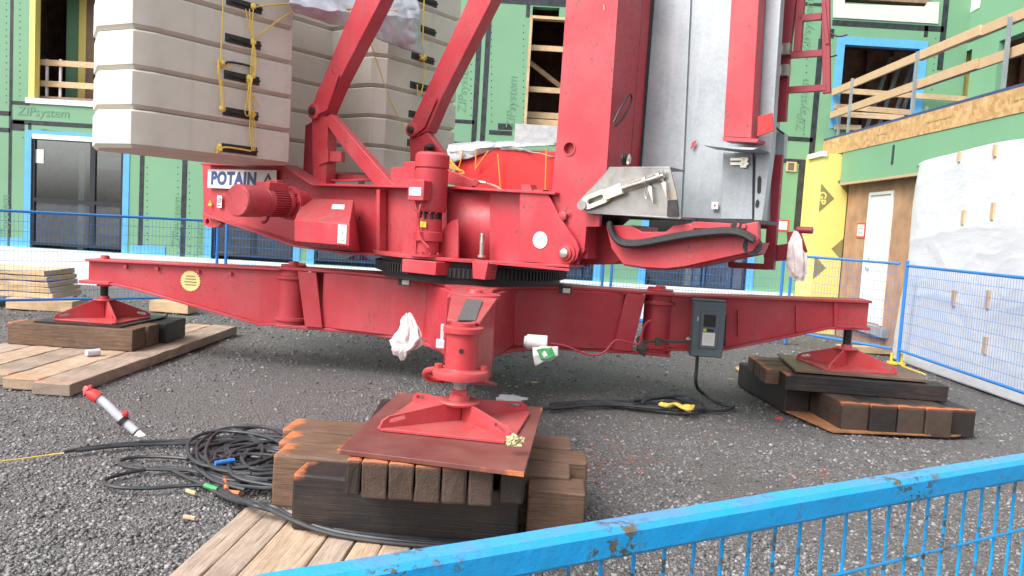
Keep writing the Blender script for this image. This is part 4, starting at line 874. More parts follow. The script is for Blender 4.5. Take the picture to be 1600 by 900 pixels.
# slewing motor standing on the deck plate
mc = T1(668, 400, .22); mc.z = 1.27
zof = lambda y: T1(668, y, .22).z
b = MB(); b.lathe(Vector((mc.x, mc.y, 0)), UP, [(zof(331), .135), (zof(325), .15), (zof(266), .15), (zof(265), .142), (zof(263), .142), (zof(262), .155), (zof(243), .155), (zof(239), .13)], 32); sm_ = b.build('slewing_motor', RED, crane)
b = MB(); b.lathe(Vector((mc.x, mc.y, 0)), UP, [(zof(398), .10), (zof(378), .10), (zof(376), .132), (zof(363), .132), (zof(361), .118), (zof(343), .118), (zof(341), .09), (zof(333), .09)], 32); gbx = b.build('gearbox', RED, sm_)
b = MB()
for k in range(10):
    t = 2*math.pi*k/10; u = Vector((math.cos(t), math.sin(t), 0)); b.cyl(Vector((mc.x, mc.y, zof(342)))+u*.10, Vector((mc.x, mc.y, zof(331)))+u*.10, .013, n=8)
b.build('bolt', BLACK, sm_)
b = MB(); b.cyl((mc.x, mc.y, 1.278), (mc.x, mc.y, 1.30), .15, n=28)
for k in range(10): t = 2*math.pi*k/10; u = Vector((math.cos(t), math.sin(t), 0)); b.cyl(Vector((mc.x, mc.y, 1.3))+u*.125, Vector((mc.x, mc.y, 1.322))+u*.125, .013, n=8)
b.build('base_flange', RED, gbx)
p = Vector((mc.x, mc.y, (zof(284)+zof(315))/2))+N_*.17+A_*.02; b = MB(); b.box(p, A_*.088, N_*.05, UP*.088); b.box(p+N_*.055, A_*.092, N_*.008, UP*.092); tb = b.build('terminal_box', RED, sm_, .008)
b = MB(); b.box(p+N_*.066-UP*.012, A_*.068, N_*.002, UP*.036); wl = b.build('rating_label', LABELW, tb)
b = MB()
for k in range(3): b.bar(p+N_*.069-A_*.05+UP*(.008-k*.018-.004), p+N_*.069+A_*(.05-.02*k)+UP*(.008-k*.018-.004), .005, .001, UP)
b.build('label_print', INK, wl)
b = MB(); q = Vector((mc.x, mc.y, zof(351)))+N_*.121; b.box(q+A_*.02, A_*.048, N_*.003, UP*.026); b.build('warning_sticker', YELLAB, gbx)
b = MB(); b.tube([p-UP*.085+A_*.03+N_*.0, p-UP*.16+A_*.03+N_*.03, p-UP*.25+A_*.0, p-UP*.33-A_*.01-N_*.02, p-UP*.42+A_*.02, p-UP*.5+A_*.12-N_*.02], .011, 8, 3); b.tube([p-UP*.09-A_*.04, p-UP*.15-A_*.03+N_*.02, p-UP*.2+A_*.0], .009, 8, 2); b.build('cable', RED, tb)
for x0, x1, h_, x2, of_ in ((628, 650, 57, 650, .16), (682, 714, 60, 716, .13)):       # quarter-round gussets
    b = MB(); b.prism(T([(x0, 403)]+[(x0+(x1-x0)*(1-math.cos(math.pi/2*k/10)), 403-h_*math.sin(math.pi/2*k/10)) for k in range(11)]+[(x2, 403-h_), (x2, 403)], of_), L_*.02); b.build('motor_gusset', RED, fr, .003)
b = MB(); b.box(Vector((mc.x, mc.y, 1.185))+A_*.02, A_*.20, N_*.14, UP*.06); b.build('pinion_cover', RED, fr, .006)
p = T1(749, 424, .12); b = MB(); b.prism([p-A_*.088+UP*.085, p+A_*.088+UP*.085, p+A_*.065-UP*.07, p-A_*.07-UP*.07], L_*.16); b.build('slewing_stop', RED, fr, .005)
p = T1(752, 402, .06); b = MB(); b.cyl(p, p+UP*.215, .022, n=14)
for k in range(14): b.lathe(p+UP*(.12+k*.006), UP, [(0, .022), (.002, .025), (.004, .022)], 14)
b.cyl(p+UP*.0, p+UP*.02, .038, n=6); b.build('threaded_rod', ZINC, fr)
# diagonal arm with wire rope end
b = MB(); q0, q1 = T1(698, 272, -.15), T1(741, 286, -.1); b.prism(T([(698, 265), (712, 270), (738, 281), (743, 288), (736, 293), (700, 288)], -.1), L_*.05); b.cyl(T1(742, 285, -.05), T1(742, 285, -.16), .035); b.build('rope_anchor', RED, fr, .004)
b = MB(); b.tube([T1(744, 285, -.1), T1(760, 286, -.1), T1(775, 291, -.1), T1(783, 296, -.1)], .009, 6, 2); b.cyl(T1(744, 283.5, -.1), T1(760, 286, -.1), .016, n=10); b.build('wire_rope', ZINC, fr)
b = MB(); b.prism(T([(814, 288), (828, 288), (832, 300), (816, 300)], -.1), L_*.1); b.prism(T([(834, 296), (848, 296), (848, 300), (834, 300)], -.1), L_*.1); b.build('lug', RED, fr)
# red drum cover behind the frame
b = MB(); b.prism(T([(710, 232), (872, 236), (872, 305), (710, 296)], -.42), L_*.6); dc = b.build('drum_cover', REDB, crane, .01)
b = MB(); b.prism(T([(610, 262), (655, 258), (655, 292), (610, 292)], -.12), L_*.3); b.prism(T([(631, 252), (648, 252), (648, 292), (629, 292)], -.05), L_*.1); b.build('motor_bracket', RED, fr, .006)
b = MB(); b.prism(T([(505, 270), (608, 276), (608, 284), (505, 280)], -.3), L_*.08); b.tube(T([(500, 281), (540, 283), (575, 280), (640, 286)], -.2), .012, 6, 2); b.build('tie_bar', RED, fr)

# rear strut pair
def strut(bx, pv, w, off, post, brace, name):
    q = lambda x, y, o=0: onP(x, y, NP0+N_*(off+o), N_)
    # boxed strut: front face polygon traced, depth along the plane normal
    b = MB(); b.prism([q(*p) for p in bx], L_*.17); s_ = b.build('rear_strut', RED, crane, .006)
    b = MB(); c = q(*pv); b.lathe(c+N_*.03, L_, [(0, .075), (.005, .085), (.20, .085), (.205, .075)], 24); b.build('strut_hinge', RED, s_)
    b = MB(); b.lathe(c+N_*.035, N_, [(0, .04), (.02, .04), (.024, .03)], 16); b.build('hinge_pin', DARK, s_)
    b = MB(); b.prism([q(*p, -.02) for p in post], L_*.14); p_ = b.build('strut_post', RED, crane, .005)
    b = MB(); b.prism([q(*p, -.01) for p in brace], L_*.10); b.build('strut_brace', RED, crane, .005)
    return s_, p_, q
s1, p1_, qL = strut([(592, -90), (637, -90), (592, 6), (530, 125), (507, 178), (494, 184), (486, 172), (489, 162)], (492, 174), 0, -.10,
       [(487, 183), (505, 175), (512, 190), (509, 288), (489, 290)], [(504, 186), (517, 178), (570, 238), (616, 290), (586, 290), (536, 231)], 'left')
b = MB(); b.prism([qL(x, y, .012) for x, y in ((517, 105), (521, 118), (531, 117), (512, 172), (494, 181), (488, 170), (498, 140))], N_*.012); b.build('strut_cheek', RED, s1, .003)
b = MB(); b.prism([qL(x, y, -.06) for x, y in ((477, 196), (488, 190), (489, 278), (473, 278))], L_*.12); b.build('side_bracket', REDM, p1_, .003)
b = MB(); b.prism([qL(x, y, .0) for x, y in ((498, 234), (512, 232), (512, 253), (498, 258))], L_*.1); b.prism([qL(x, y, -.03) for x, y in ((513, 236), (533, 237), (533, 253), (513, 252))], L_*.06); b.build('connector', RED, p1_, .004)
s2, p2_, qR = strut([(773, -90), (812, -90), (764, 8), (690, 153), (668, 205), (650, 213), (642, 200), (645, 186)], (645, 203), 0, -1.30,
       [(640, 212), (658, 206), (662, 220), (662, 262), (641, 262)], [(655, 214), (667, 206), (700, 250), (690, 262), (676, 250)], 'right')
b = MB(); b.prism([qR(x, y, .012) for x, y in ((669, 146), (674, 156), (684, 153), (664, 200), (650, 210), (643, 198), (653, 172))], N_*.012); b.build('strut_cheek', RED, s2, .003)
b = MB(); b.blob(qR(672, 230, .05), .05, .05, .04, .1); b.build('rubber_stop', BLACK, p2_)

# ------------------------------------------------------------------ CRANE mast
colp = [(891, -90), (972, -90), (948, 262), (937, 340), (936, 354), (916, 354), (913, 392), (897, 414), (864, 414), (861, 312), (871, 200)]
me_, m_ = px_plate(colp, [(889.5, 232, .05)], None, -.005, .04)
b = MB(); b.mesh(me_, m_); mast = b.build('mast', RED, crane, .004)
# inner edge: side plate running back, with channel lips
b = MB(); q = T([(972, -90), (948, 262), (943, 300)], -.006); b.prism([q[0], q[1], q[2], q[2]+L_*.60, q[1]+L_*.60, q[0]+L_*.60], -A_*.03); sp = b.build('mast_side', RED, mast, .003)
b = MB()
for o_, r in ((.44, .006), (.615, .010), (.65, .012)): b.tube([q[0]+L_*o_+UP*.4, q[2]+L_*o_], r, 8)
b.prism([q[0]+L_*.605-A_*.05, q[2]+L_*.605-A_*.05, q[2]+L_*.72-A_*.05, q[0]+L_*.72-A_*.05], -A_*.02); b.build('mast_guide', DARK, mast)
b = MB(); c = T1(889.5, 232, -.005); b.pipe(c+N_*.008, c-N_*.045, .062, .05, 24); b.build('hole_bush', RED, mast)
b = MB(); c = T1(961, 246, -.005)+L_*.15; b.lathe(c+A_*.005, A_, [(0, .05), (.012, .05)], 20); b.build('painted_hole', BLACK, mast)  # black disc paints the dark inside a hole; nothing is cut
b = MB(); c0_, c1_ = c-A_*-.02+L_*.07-UP*.02, c; b.blob(c+A_*.03+L_*.03, .022, .03, .05, .3, 6, 2, 3); b.build('bolt_end', ZINC, mast)
b = MB(); s0 = T1(957, 192, -.005)+A_*.01; b.tube([s0, s0+UP*.09+L_*.03+A_*.02, s0+UP*.24+L_*.16+A_*.03, s0+UP*.27+L_*.22+A_*.03, s0+UP*.2+L_*.24+A_*.03, s0+UP*.05+L_*.12+A_*.02, s0-UP*.02+L_*.02+A_*.01], .009, 8, 3); b.build('cable_loop', DARK, mast)
b = MB(); c = T1(881, 338, .0); b.lathe(c, N_, [(0, .04), (.03, .04), (.035, .03)], 18); b.bar(c+N_*.02-A_*.07, c+N_*.02+A_*.07+UP*.03, .012, .012); b.build('lock_pin', RED, mast)
b = MB(); b.bar(T1(944, 8, 0)+N_*.003, T1(945, 16, 0)+N_*.003, .02, .002, N_); b.build('paint_mark', LABELW, mast)
# rear column of the mast foot (left/back), so the mast reads as a square tower
b = MB(); q = T([(891, -90), (871, 200), (861, 312), (862, 400)], -.05); b.prism([*q, q[3]+A_*.35, q[2]+A_*.35, q[1]+A_*.35, q[0]+A_*.35], L_*.16); b.build('mast_column', RED, mast, .004)
# dark mast foot interior below
b = MB(); b.prism(T([(916, 352), (990, 352), (985, 400), (958, 412), (905, 414)], -.35), L_*.5); b.build('mast_foot', RED, mast, .004)
b = MB(); b.prism(T([(936, 353), (952, 340), (1190, 350), (1190, 344), (938, 335)], -.3), L_*.4); b.build('foot_sill', DARK, mast)
# galvanised inner mast
gz = -.66
b = MB(); b.prism([onP(x, y, NP0+N_*gz, N_) for x, y in ((1005, -90), (1083, -90), (1064, 342), (980, 338))], L_*.5); im = b.build('inner_mast', GALV, crane, .004)
b = MB(); b.prism([onP(x, y, NP0+N_*(gz-.025), N_) for x, y in ((1078.6, -10), (1201, -90), (1190, 345), (1064.6, 342))], L_*.45); b.build('mast_panel', GALV, im, .004)
b = MB(); b.prism([onP(x, y, NP0+N_*(gz+.05), N_) for x, y in ((1202, -90), (1226, -90), (1205, 240), (1191, 345), (1178, 345), (1181, 235))], L_*.10)
b.build('mast_edge', GALV, im, .004)
b = MB()
for x, y0, y1 in ((1187, 274, 303), (1184, 311, 325)): b.prism([onP(px_, py, NP0+N_*(gz+.054), N_) for px_, py in ((x-3, y0+4), (x, y0), (x+2.5, y0+4), (x+1.5, y1-3), (x-1.5, y1), (x-4, y1-3))], N_*.003)
b.build('painted_slot', BLACK, im)  # black plates paint the dark of slot holes on uncut steel
b = MB(); q = [onP(x, y, NP0+N_*(gz+.0), N_) for x, y in ((1132, 238), (1178, 240), (1177, 343), (1128, 342))]; b.prism(q, N_*.03); b.build('patch_plate', GALV, im, .003)
b = MB()
for y in (249, 256): q0, q1 = (onP(x, y, NP0+N_*(gz+.05), N_) for x in (1142, 1170)); b.bar(q0, q1, .03, .022)
q0 = onP(1164, 246, NP0+N_*(gz+.05), N_); q1 = onP(1162, 262, NP0+N_*(gz+.05), N_); b.bar(q0, q1, .03, .05); b.build('hinge', ZINC, im)
b = MB(); c = onP(1117, 321, NP0+N_*(gz+.006), N_); b.box(c, A_*.028, N_*.002, UP*.03); sk = b.build('sticker', LABELW, im); b = MB(); b.lathe(c+N_*.003, N_, [(0, .009), (.001, .009)], 12); b.build('sticker_print', REDTAPE, sk)
b = MB(); c = onP(1083, 226, NP0+N_*(gz+.006), N_); b.prism([c-A_*.02-UP*.04, c+A_*.01-UP*.02, c+A_*.03+UP*.04, c-A_*.01+UP*.02], N_*.002); b.build('paint_smear', RED, im)
# right red column in front of the galvanised panel
b = MB(); q = T([(1148, -90), (1191, -90), (1174, 216), (1130, 214)], -.42); b.prism(q, L_*.16); rc = b.build('mast_column', RED, crane, .005)
b = MB(); b.prism([onP(x, y, NP0+N_*-.40, N_) for x, y in ((1128, 214), (1186, 217), (1182, 223), (1130, 220))], L_*.18); b.build('column_foot', RED, rc, .003)
b = MB(); b.prism([onP(x, y, NP0+N_*-.30, N_) for x, y in ((1098, 227), (1184, 231), (1176, 234), (1150, 233))], L_*.3); b.build('shelf_plate', GALV, im)
b = MB(); b.prism([onP(x, y, NP0+N_*-.45, N_) for x, y in ((1184, 182), (1206, 176), (1209, 204), (1183, 213))], L_*.02); b.build('flag_plate', REDB, rc, .002)
# steel bracket with turnbuckle at mast foot
b = MB(); me_, m_ = px_plate([(951, 263), (1047, 263), (1056, 300), (1064, 340), (917, 331), (906, 321), (906, 312), (928, 290)], [], None, .06, .012); b.mesh(me_, m_)
q = T([(951, 263), (1047, 263)], .06); b.prism([q[0], q[1], q[1]+L_*.3, q[0]+L_*.3], UP*.012); q = T([(917, 331), (1064, 340)], .06); b.prism([q[0], q[1], q[1]+L_*.3, q[0]+L_*.3], UP*-.012)
q = T([(951, 263), (928, 290), (906, 312)], .06); b.prism([q[0], q[1], q[1]+L_*.06, q[0]+L_*.06], UP*-.012)
br = b.build('anchor_bracket', STAIN, crane, .002)
b = MB(); b.prism(T([(1044, 313), (1058, 312), (1061, 338), (1043, 338)], .064), N_*.012); b.build('dark_tag', DARK, br)
b = MB(); q0, q1 = T1(916, 317, .11), T1(966, 297, .11); d = (q1-q0).normalized(); u = N_.cross(d).normalized(); u = u if u.z > 0 else -u
Lc = (q1-q0).length; me_ = plate2d([(x, y) for x, y in slot2(Lc*.28, 0, Lc*.5, .055)], [slot2(Lc*.28, 0, Lc*.36, .022)], .03); b.mesh(me_, frame(q0, d, u)); b.bar(q0+d*Lc*.6, q0+d*Lc*1.12, .04, .085, N_); tb = b.build('clevis', CREAM, br, .004)
b = MB(); q2 = T1(1037, 274, .11); b.cyl(q0+d*Lc*1.1, q2, .02, n=14)
for k in range(40): b.lathe(q0+d*(Lc*1.15+k*.009), d, [(0, .02), (.003, .0225), (.006, .02)], 12)
b.build('threaded_rod', ZINC, tb)
b = MB()
for t in (.62, .92): c = (q0+d*Lc).lerp(q2, t); b.pipe(c-d*.012, c+d*.012, .045, .022, 20); b.prism([c-UP*.02, c-UP*.04+A_*.05-L_*0, c-UP*.17+A_*.07], L_*.05)
c = (q0+d*Lc).lerp(q2, .64); b.tube([c-UP*.04, c-UP*.09-A_*.015, c-UP*.14+A_*.0, c-UP*.12+A_*.02, c-UP*.06+A_*.01], .005, 6, 2); b.build('rod_bracket', ZINC, br)
b = MB(); c = T1(913, 321, .08); b.lathe(c, N_, [(0, .04), (.05, .04)], 16); b.build('pin', STAIN, br)
# jib foot plate below with black hose
jp = [(947, 352), (985, 352), (1004, 362), (1040, 362), (1052, 352), (1078, 349), (1086, 358), (1130, 352), (1150, 352), (1184, 346), (1185, 380), (1176, 393), (1068, 417), (1040, 420), (1004, 418), (973, 413), (955, 388)]
b = MB(); b.prism(T(jp, -.02), L_*.05); jf = b.build('jib_foot', RED, crane, .006)
b = MB(); b.prism(T([(p[0]+2, p[1]+2) for p in jp], -.38), L_*.05); b.prism(T([(1060, 415), (1176, 390), (1184, 378), (1176, 397), (1070, 420)], -.06), L_*.3); b.build('far_cheek', RED, jf, .005)
b = MB(); b.cyl(T1(1176, 384, -.03), T1(1176, 384, -.42), .07, n=24); b.cyl(T1(1152, 353, .01), T1(1152, 353, -.42), .045); b.build('sheave', DARK, jf)
b = MB(); b.prism(T([(1082, 346), (1165, 350), (1165, 357), (1082, 357)], .0), L_*.04); b.lathe(T1(1152, 352, .005), N_, [(0, .02), (.006, .02)], 14); b.build('jib_bracket', RED, jf, .003)
for off, dy, r in ((.045, 0, .026), (.075, 3, .022), (.02, -2, .02)):
    b = MB(); b.tube(T([(952, 348+dy), (957, 366+dy), (969, 379+dy), (990, 381+dy), (1012, 378+dy), (1042, 372+dy), (1075, 366+dy), (1110, 362+dy), (1140, 360+dy), (1162, 364+dy), (1178, 374+dy)], off), r, 10, 2); b.build('hose', BLACK, jf)
# ladder on the right side of the mast
LO = -.95
q = lambda x, y, o=0: onP(x, y, NP0+N_*(LO+o), N_)
def rail(b, pts, w=.075, d=.05): 
    for p0, p1 in zip(pts, pts[1:]): b.bar(q(*p0), q(*p1), w, d, A_)
b = MB(); rail(b, [(1247, -90), (1226, 87), (1220, 190)], .09, .06); rail(b, [(1258, -90), (1246, 83)], .06, .05); rail(b, [(1216, 242), (1202, 421)], .085, .06); ld = b.build('ladder', REDM, crane, .003)
b = MB(); rail(b, [(1290, -90), (1292, 146)], .06, .04); rail(b, [(1288, 5), (1294, 70)], .03, .06); b.build('ladder_rail', REDM, ld, .003)
for p0, p1 in (((1250, 29), (1284, 26)), ((1225, 87), (1286, 83)), ((1216, 142), (1292, 137))):
    b = MB(); b.bar(q(*p0), q(*p1), .05, .05); b.build('rung', REDM, ld)
for (x, y) in ((1222, 32), (1221, 48), (1219, 88), (1215, 142), (1212, 172)):
    b = MB(); b.bar(q(x-5, y), q(x+12, y), .05, .05); b.build('step', REDM, ld)
b = MB()
for x, y in ((1224, 78), (1222, 111)): b.box(q(x, y, .05), A_*.06, N_*.04, UP*.045); b.cyl(q(x-9, y, .08), q(x-2, y, .08), .04, n=12)
b.build('clamp', ZINC, ld)
b = MB(); rail(b, [(1141, 414), (1200, 417)], .05, .05); rail(b, [(1143, 402), (1143, 417)], .05, .04); b.build('lower_bar', REDM, ld, .003)
b = MB(); b.prism([q(x, y, -.05) for x, y in ((1207, 384), (1234, 380), (1236, 407), (1206, 408))], L_*.05); b.prism([q(x, y) for x, y in ((1194, 380), (1206, 380), (1206, 403), (1193, 403))], L_*.08); rail(b, [(1236, 362), (1238, 392)], .06, .05); b.cyl(q(1245, 359), q(1270, 360), .028, n=12); rail(b, [(1246, 358), (1258, 395)], .04, .03); rail(b, [(1199, 294), (1210, 294)], .03, .03); rail(b, [(1188, 354), (1212, 355)], .035, .03); b.build('lower_bracket', REDM, ld, .003)
b = MB(); b.prism([q(x, y, -.1) for x, y in ((1204, 205), (1226, 208), (1224, 245), (1203, 240))], L_*.1); b.build('junction_plate', GALV, ld)
b = MB(); b.tube([q(1290, 40), q(1297, 52), (q(1310, 58)), q(1324, 54)], .008, 6, 2); b.tube([q(1290, 90), q(1302, 88), q(1308, 86)], .006, 6, 1); b.tube([q(1208, 195), q(1216, 203), q(1225, 209)], .009, 6, 1); b.build('cable', BLACK, ld)

# ------------------------------------------------------------------ counterweight slabs
SZ = 2.085; TH_ = .348
c_corner = Vector((-3.4, 7.13, SZ))
e_s = Vector((.59, .807, 0)).normalized(); e_t = Vector((-e_s.y, e_s.x, 0))       # along the long face / back from it
def sp_(s, t): return c_corner+e_s*s+e_t*t
sA, sB, sEnd = 1.68, 3.03, 4.28
slabpoly = [(.17, 0), (sA-.02, 0), (sA, .02), (sA, .80), (sB-.16, .80), (sB-.14, .12), (sB, 0), (sEnd, 0), (sEnd, 1.05), (.15, 1.05), (-.08, .52), (.0, .06)]
lv = ('lowest', 'second lowest', 'third lowest', 'third highest', 'second highest', 'topmost')
for k in range(8):
    z = SZ+k*TH_; t_ = thing('counterweight_slab', sp_(1.5, .5)+UP*k*TH_, ('lowest pale concrete counterweight slab, right above the red name plate', 'pale concrete counterweight slab, second from the bottom of the stack', 'pale concrete counterweight slab, third from the bottom, with the bent wire handle', 'pale concrete counterweight slab, fourth from the bottom of the stack', 'pale concrete counterweight slab, fifth from the bottom, its left end cut by the picture edge', 'pale concrete counterweight slab, sixth from the bottom, its far end beside the tarp', 'pale concrete counterweight slab, seventh from the bottom, its far end above the tarp', 'highest visible concrete counterweight slab, cut by the top picture edge at the far end')[k], 'counterweight', 'concrete counterweight slabs')
    b = MB(); jx = random.uniform(-.012, .012)
    low = [sp_(s, t)+e_s*jx+UP*k*TH_ for s, t in slabpoly]
    # body with drawn-in underside, so a groove shows between slabs
    bm = b.bm; cen = sp_(1.6, .5)
    def ins(pts, d, dz):
        n = len(pts); out = []
        for i in range(n):
            a, p_, c_ = pts[i-1], pts[i], pts[(i+1) % n]; e0 = (p_-a).normalized(); e1 = (c_-p_).normalized(); n0 = Vector((-e0.y, e0.x, 0)); n1 = Vector((-e1.y, e1.x, 0)); m_ = (n0+n1); m_ = m_/max(.3, m_.length_squared)*2
            out.append(p_+m_*d*1.0+UP*dz)
        return out
    rings = [ins(low, .036, .004), ins(low, .0, .040), ins(low, 0, TH_-.022), ins(low, .018, TH_-.004)]
    vv = [[bm.verts.new(p) for p in r] for r in rings]
    for a_, c_ in zip(vv, vv[1:]):
        for i in range(len(a_)): bm.faces.new((a_[i], a_[(i+1) % len(a_)], c_[(i+1) % len(a_)], c_[i]))
    bm.faces.new(vv[0][::-1]); bm.faces.new(vv[-1]); body = b.build('block', CONC, t_, .008)
    for s0 in (.78*sA/1.45, sB+.42):
        b = MB(); p = sp_(s0+.17, 0)+UP*(k*TH_+.105); b.box(p+e_t*-.004, e_s*.20, e_t*.006, UP*.042); lp = b.build('pocket_shade_plate', DARK, t_, .003)  # dark steel plate set proud, its tone paints the shade of a recess
        b = MB(); p = sp_(s0+.17, 0)+UP*(k*TH_+.105); b.tube([p-e_s*.15-e_t*.03, p-e_t*.03-UP*.005, p+e_s*.19-e_t*.03+UP*.0], .010, 6); b.build('lifting_bar', BLACK, lp)
    if k == 2:
        b = MB(); b.tube([onP(x, y, sp_(0, -.03), e_t) for x, y in ((352, 100), (356, 96), (388, 102), (395, 106), (394, 112), (391, 118))], .011, 8, 1); b.build('bent_handle', BLACK, t_)
# yellow ropes tied down the face of the slabs
def fs(pts, o=.05): return [onP(x, y, sp_(0, -o), e_t) for x, y in pts]
b = MB(); b.tube(fs([(349, -8), (347, 50), (345, 92)]), .0075, 6, 1)
for i in range(4): b.tube(fs([(344+random.uniform(-3, 3), 92), (345+random.uniform(-5, 5), 110), (347+random.uniform(-4, 4), 135), (349+random.uniform(-2, 2), 172)], .05+.012*i), .006, 6, 2)
b.blob(fs([(346, 100)])[0], .03, .03, .04, .4, 8, 2, 1); b.blob(fs([(348, 170)])[0], .03, .027, .032, .4, 8, 2, 2); b.tube(fs([(342, 96), (352, 104), (362, 108)]), .008, 6, 1)
tag(b.build('rope', ROPEY), 'knotted yellow rope hanging down the left of the slab lifting pockets', 'rope', 'yellow ropes on the counterweight slabs')
b = MB()
for i in range(3): b.tube(fs([(384+6*i, 14), (388+3*i, 40), (396, 64)], .05+.01*i), .0055, 6, 1)
for i in range(4): b.tube(fs([(396, 64), (392+3*i, 90), (392+2*i, 122)], .05+.01*i), .0055, 6, 1)
for i in range(5): b.tube(fs([(390+random.uniform(-3, 5), 122), (389+random.uniform(-5, 7), 145), (393+random.uniform(-3, 4), 178)], .05+.012*i), .006, 6, 2)
for i in range(3): b.tube(fs([(391+2*i, 180), (390+5*i, 205), (394+2*i, 236)], .05), .006, 6, 1)
for x, y, s in ((396, 10, .028), (396, 66, .030), (390, 124, .038), (394, 178, .036)): b.blob(fs([(x, y)])[0], s, s*.8, s*1.1, .4, 8, 2, x)
b.tube(fs([(392, 145), (382, 168), (384, 182), (392, 180)]), .006, 6, 2); b.tube(fs([(396, 150), (406, 168)]), .006, 6, 1)
b.tube(fs([(396, 62), (430, 35), (456, 18)]), .008, 6, 1); b.tube(fs([(396, 11), (430, 7), (470, 6)]), .008, 6, 1)
tag(b.build('rope', ROPEY), 'thick bunch of yellow rope tied to the right of the slab lifting pockets', 'rope', 'yellow ropes on the counterweight slabs')
b = MB(); b.blob(fs([(343, 232)])[0], .03, .03, .045, .4, 8, 2, 5); b.tube(fs([(338, 240), (346, 229), (370, 232), (392, 236)]), .009, 6, 2); tag(b.build('rope', ROPEY), 'short yellow rope end knotted at the lowest slab pocket', 'rope', 'yellow ropes on the counterweight slabs')
b = MB(); b.tube(fs([(663, -8), (661, 50), (660, 88)], .05), .009, 6, 1); b.blob(fs([(661, 90)])[0], .045, .04, .05, .4, 8, 2, 6)
b.tube(fs([(661, 92), (666, 105), (660, 140), (655, 150)]), .008, 6, 1); b.tube(fs([(652, 132), (653, 150)]), .008, 6, 1); b.tube(fs([(684, 168), (686, 180), (678, 195)]), .014, 6, 1)
tag(b.build('rope', ROPEY), 'yellow rope hanging on the far right end of the slab stack by the tarp corner', 'rope', 'yellow ropes on the counterweight slabs')
b = MB(); b.tube(fs([(577, 60), (598, 125), (612, 165), (640, 212)], .06), .006, 6, 1); b.tube(fs([(455, 13), (540, 13), (662, 18)], .25), .007, 6, 1); tag(b.build('rope', ROPEY), 'thin yellow rope slanting down behind the left strut', 'rope', 'yellow ropes on the counterweight slabs')
# cloth helper
def cloth(grid, amp, fr_, name, mat, seed=0, parent=None, th=.006, nu=40, nv=16, dirv=Vector((0, -1, 0))):
    """bilinear patch through rows of control points, wrinkled"""
    b = MB(); bm = b.bm; rows, cols = len(grid), len(grid[0]); V_ = []
    for j in range(nv+1):
        v = j/nv*(rows-1); j0 = min(int(v), rows-2); fv = v-j0; r = []
        for i in range(nu+1):
            u = i/nu*(cols-1); i0 = min(int(u), cols-2); fu = u-i0
            p = (grid[j0][i0]*(1-fu)+grid[j0][i0+1]*fu)*(1-fv)+(grid[j0+1][i0]*(1-fu)+grid[j0+1][i0+1]*fu)*fv
            q_ = p*fr_+Vector((seed, 0, 0)); p = p+dirv*(amp*noise.noise(q_)+amp*.6*(abs(noise.noise(q_*1.9))-.3))+UP*amp*.4*noise.noise(q_*1.7+Vector((5, 5, 5)))
            r.append(bm.verts.new(p))
        V_.append(r)
    for a_, c_ in zip(V_, V_[1:]):
        for i in range(nu): bm.faces.new((a_[i], a_[i+1], c_[i+1], c_[i]))
    o = b.build(name, mat, parent); o.modifiers.new('thick', 'SOLIDIFY').thickness = th; return o
gd_ = [fs([(454, -14), (510, -14), (580, -14), (650, -14)], .12), fs([(452, 4), (520, 18), (600, 24), (656, 30)], .30), fs([(458, 17), (530, 42), (606, 66), (662, 89)], .22)]
tag(cloth(gd_, .05, 4.2, 'tarp', TARP, 2, None, .008, 90, 40, -e_t), 'crumpled silver tarp hanging over the notch of the counterweight slabs', 'tarp')
dcp = lambda x, y, o: onP(x, y, NP0+N_*(-.42+o), N_)
gd_ = [[dcp(x, y, -.5) for x, y in ((703, 226), (745, 221), (800, 222), (868, 224))], [dcp(x, y, .02) for x, y in ((701, 228), (740, 224), (800, 222), (868, 226))], [dcp(x, y, .06) for x, y in ((699, 236), (712, 238), (745, 232), (800, 228), (868, 234))][:4], [dcp(x, y, .03) for x, y in ((706, 256), (735, 246), (790, 230), (868, 245))]]
tag(cloth(gd_, .05, 5, 'tarp', TARPG, 5, None, .008, 60, 24, N_), 'rolled back grey tarp along the top of the bright red drum cover', 'tarp')
b = MB()
for p0_, p1_2 in (((724, 235), (717, 262)), ((744, 232), (743, 262)), ((763, 236), (742, 265)), ((778, 240), (782, 292)), ((854, 232), (852, 298))): b.tube([dcp(*p0_, .08), dcp(*p1_2, .05)], .007, 6)
for i in range(6): b.tube([dcp(698+random.uniform(0, 4), 246+i*3, .08), dcp(708+i*2, 256+i*2, .12), dcp(718+i*1.5, 268, .1), dcp(722+random.uniform(-3, 4), 272, .1)], .007, 6, 1)
tag(b.build('rope', ROPEO), 'orange cord lashing the grey tarp to the red drum cover', 'rope')

# ------------------------------------------------------------------ things on or by the crane
# power disconnect box on the right arm
p = onP(1104, 514, C0+NE*.24, NE); 
bx = thing('electrical_box', p-UP*.26, 'dark grey electrical disconnect box fixed on the right outrigger arm', 'electrical box')
b = MB(); b.box(p-NE*.0, E1*.148, NE*.075, UP*.262); b.box(p+UP*.275-NE*.02, E1*.155, NE*.06, UP*.012); b.build('cabinet', GREYBOX, bx, .006)
b = MB(); b.box(p+NE*.080+UP*.0+E1*.008, E1*.146, NE*.006, UP*.255); cd = b.build('cabinet_door', GREYBOX, bx, .004)
b = MB(); b.box(p+NE*.092+E1*.01, E1*.085, NE*.010, UP*.18); rp = b.build('raised_panel', GREYBOX, cd, .008)
b = MB(); b.box(p+NE*.104+UP*.09+E1*.01, E1*.056, NE*.003, UP*.058); b.build('window', BLACK, bx, .003)
b = MB(); b.box(p+NE*.104-UP*.085+E1*.01, E1*.058, NE*.002, UP*.062); lb_ = b.build('label', LABELW, bx)
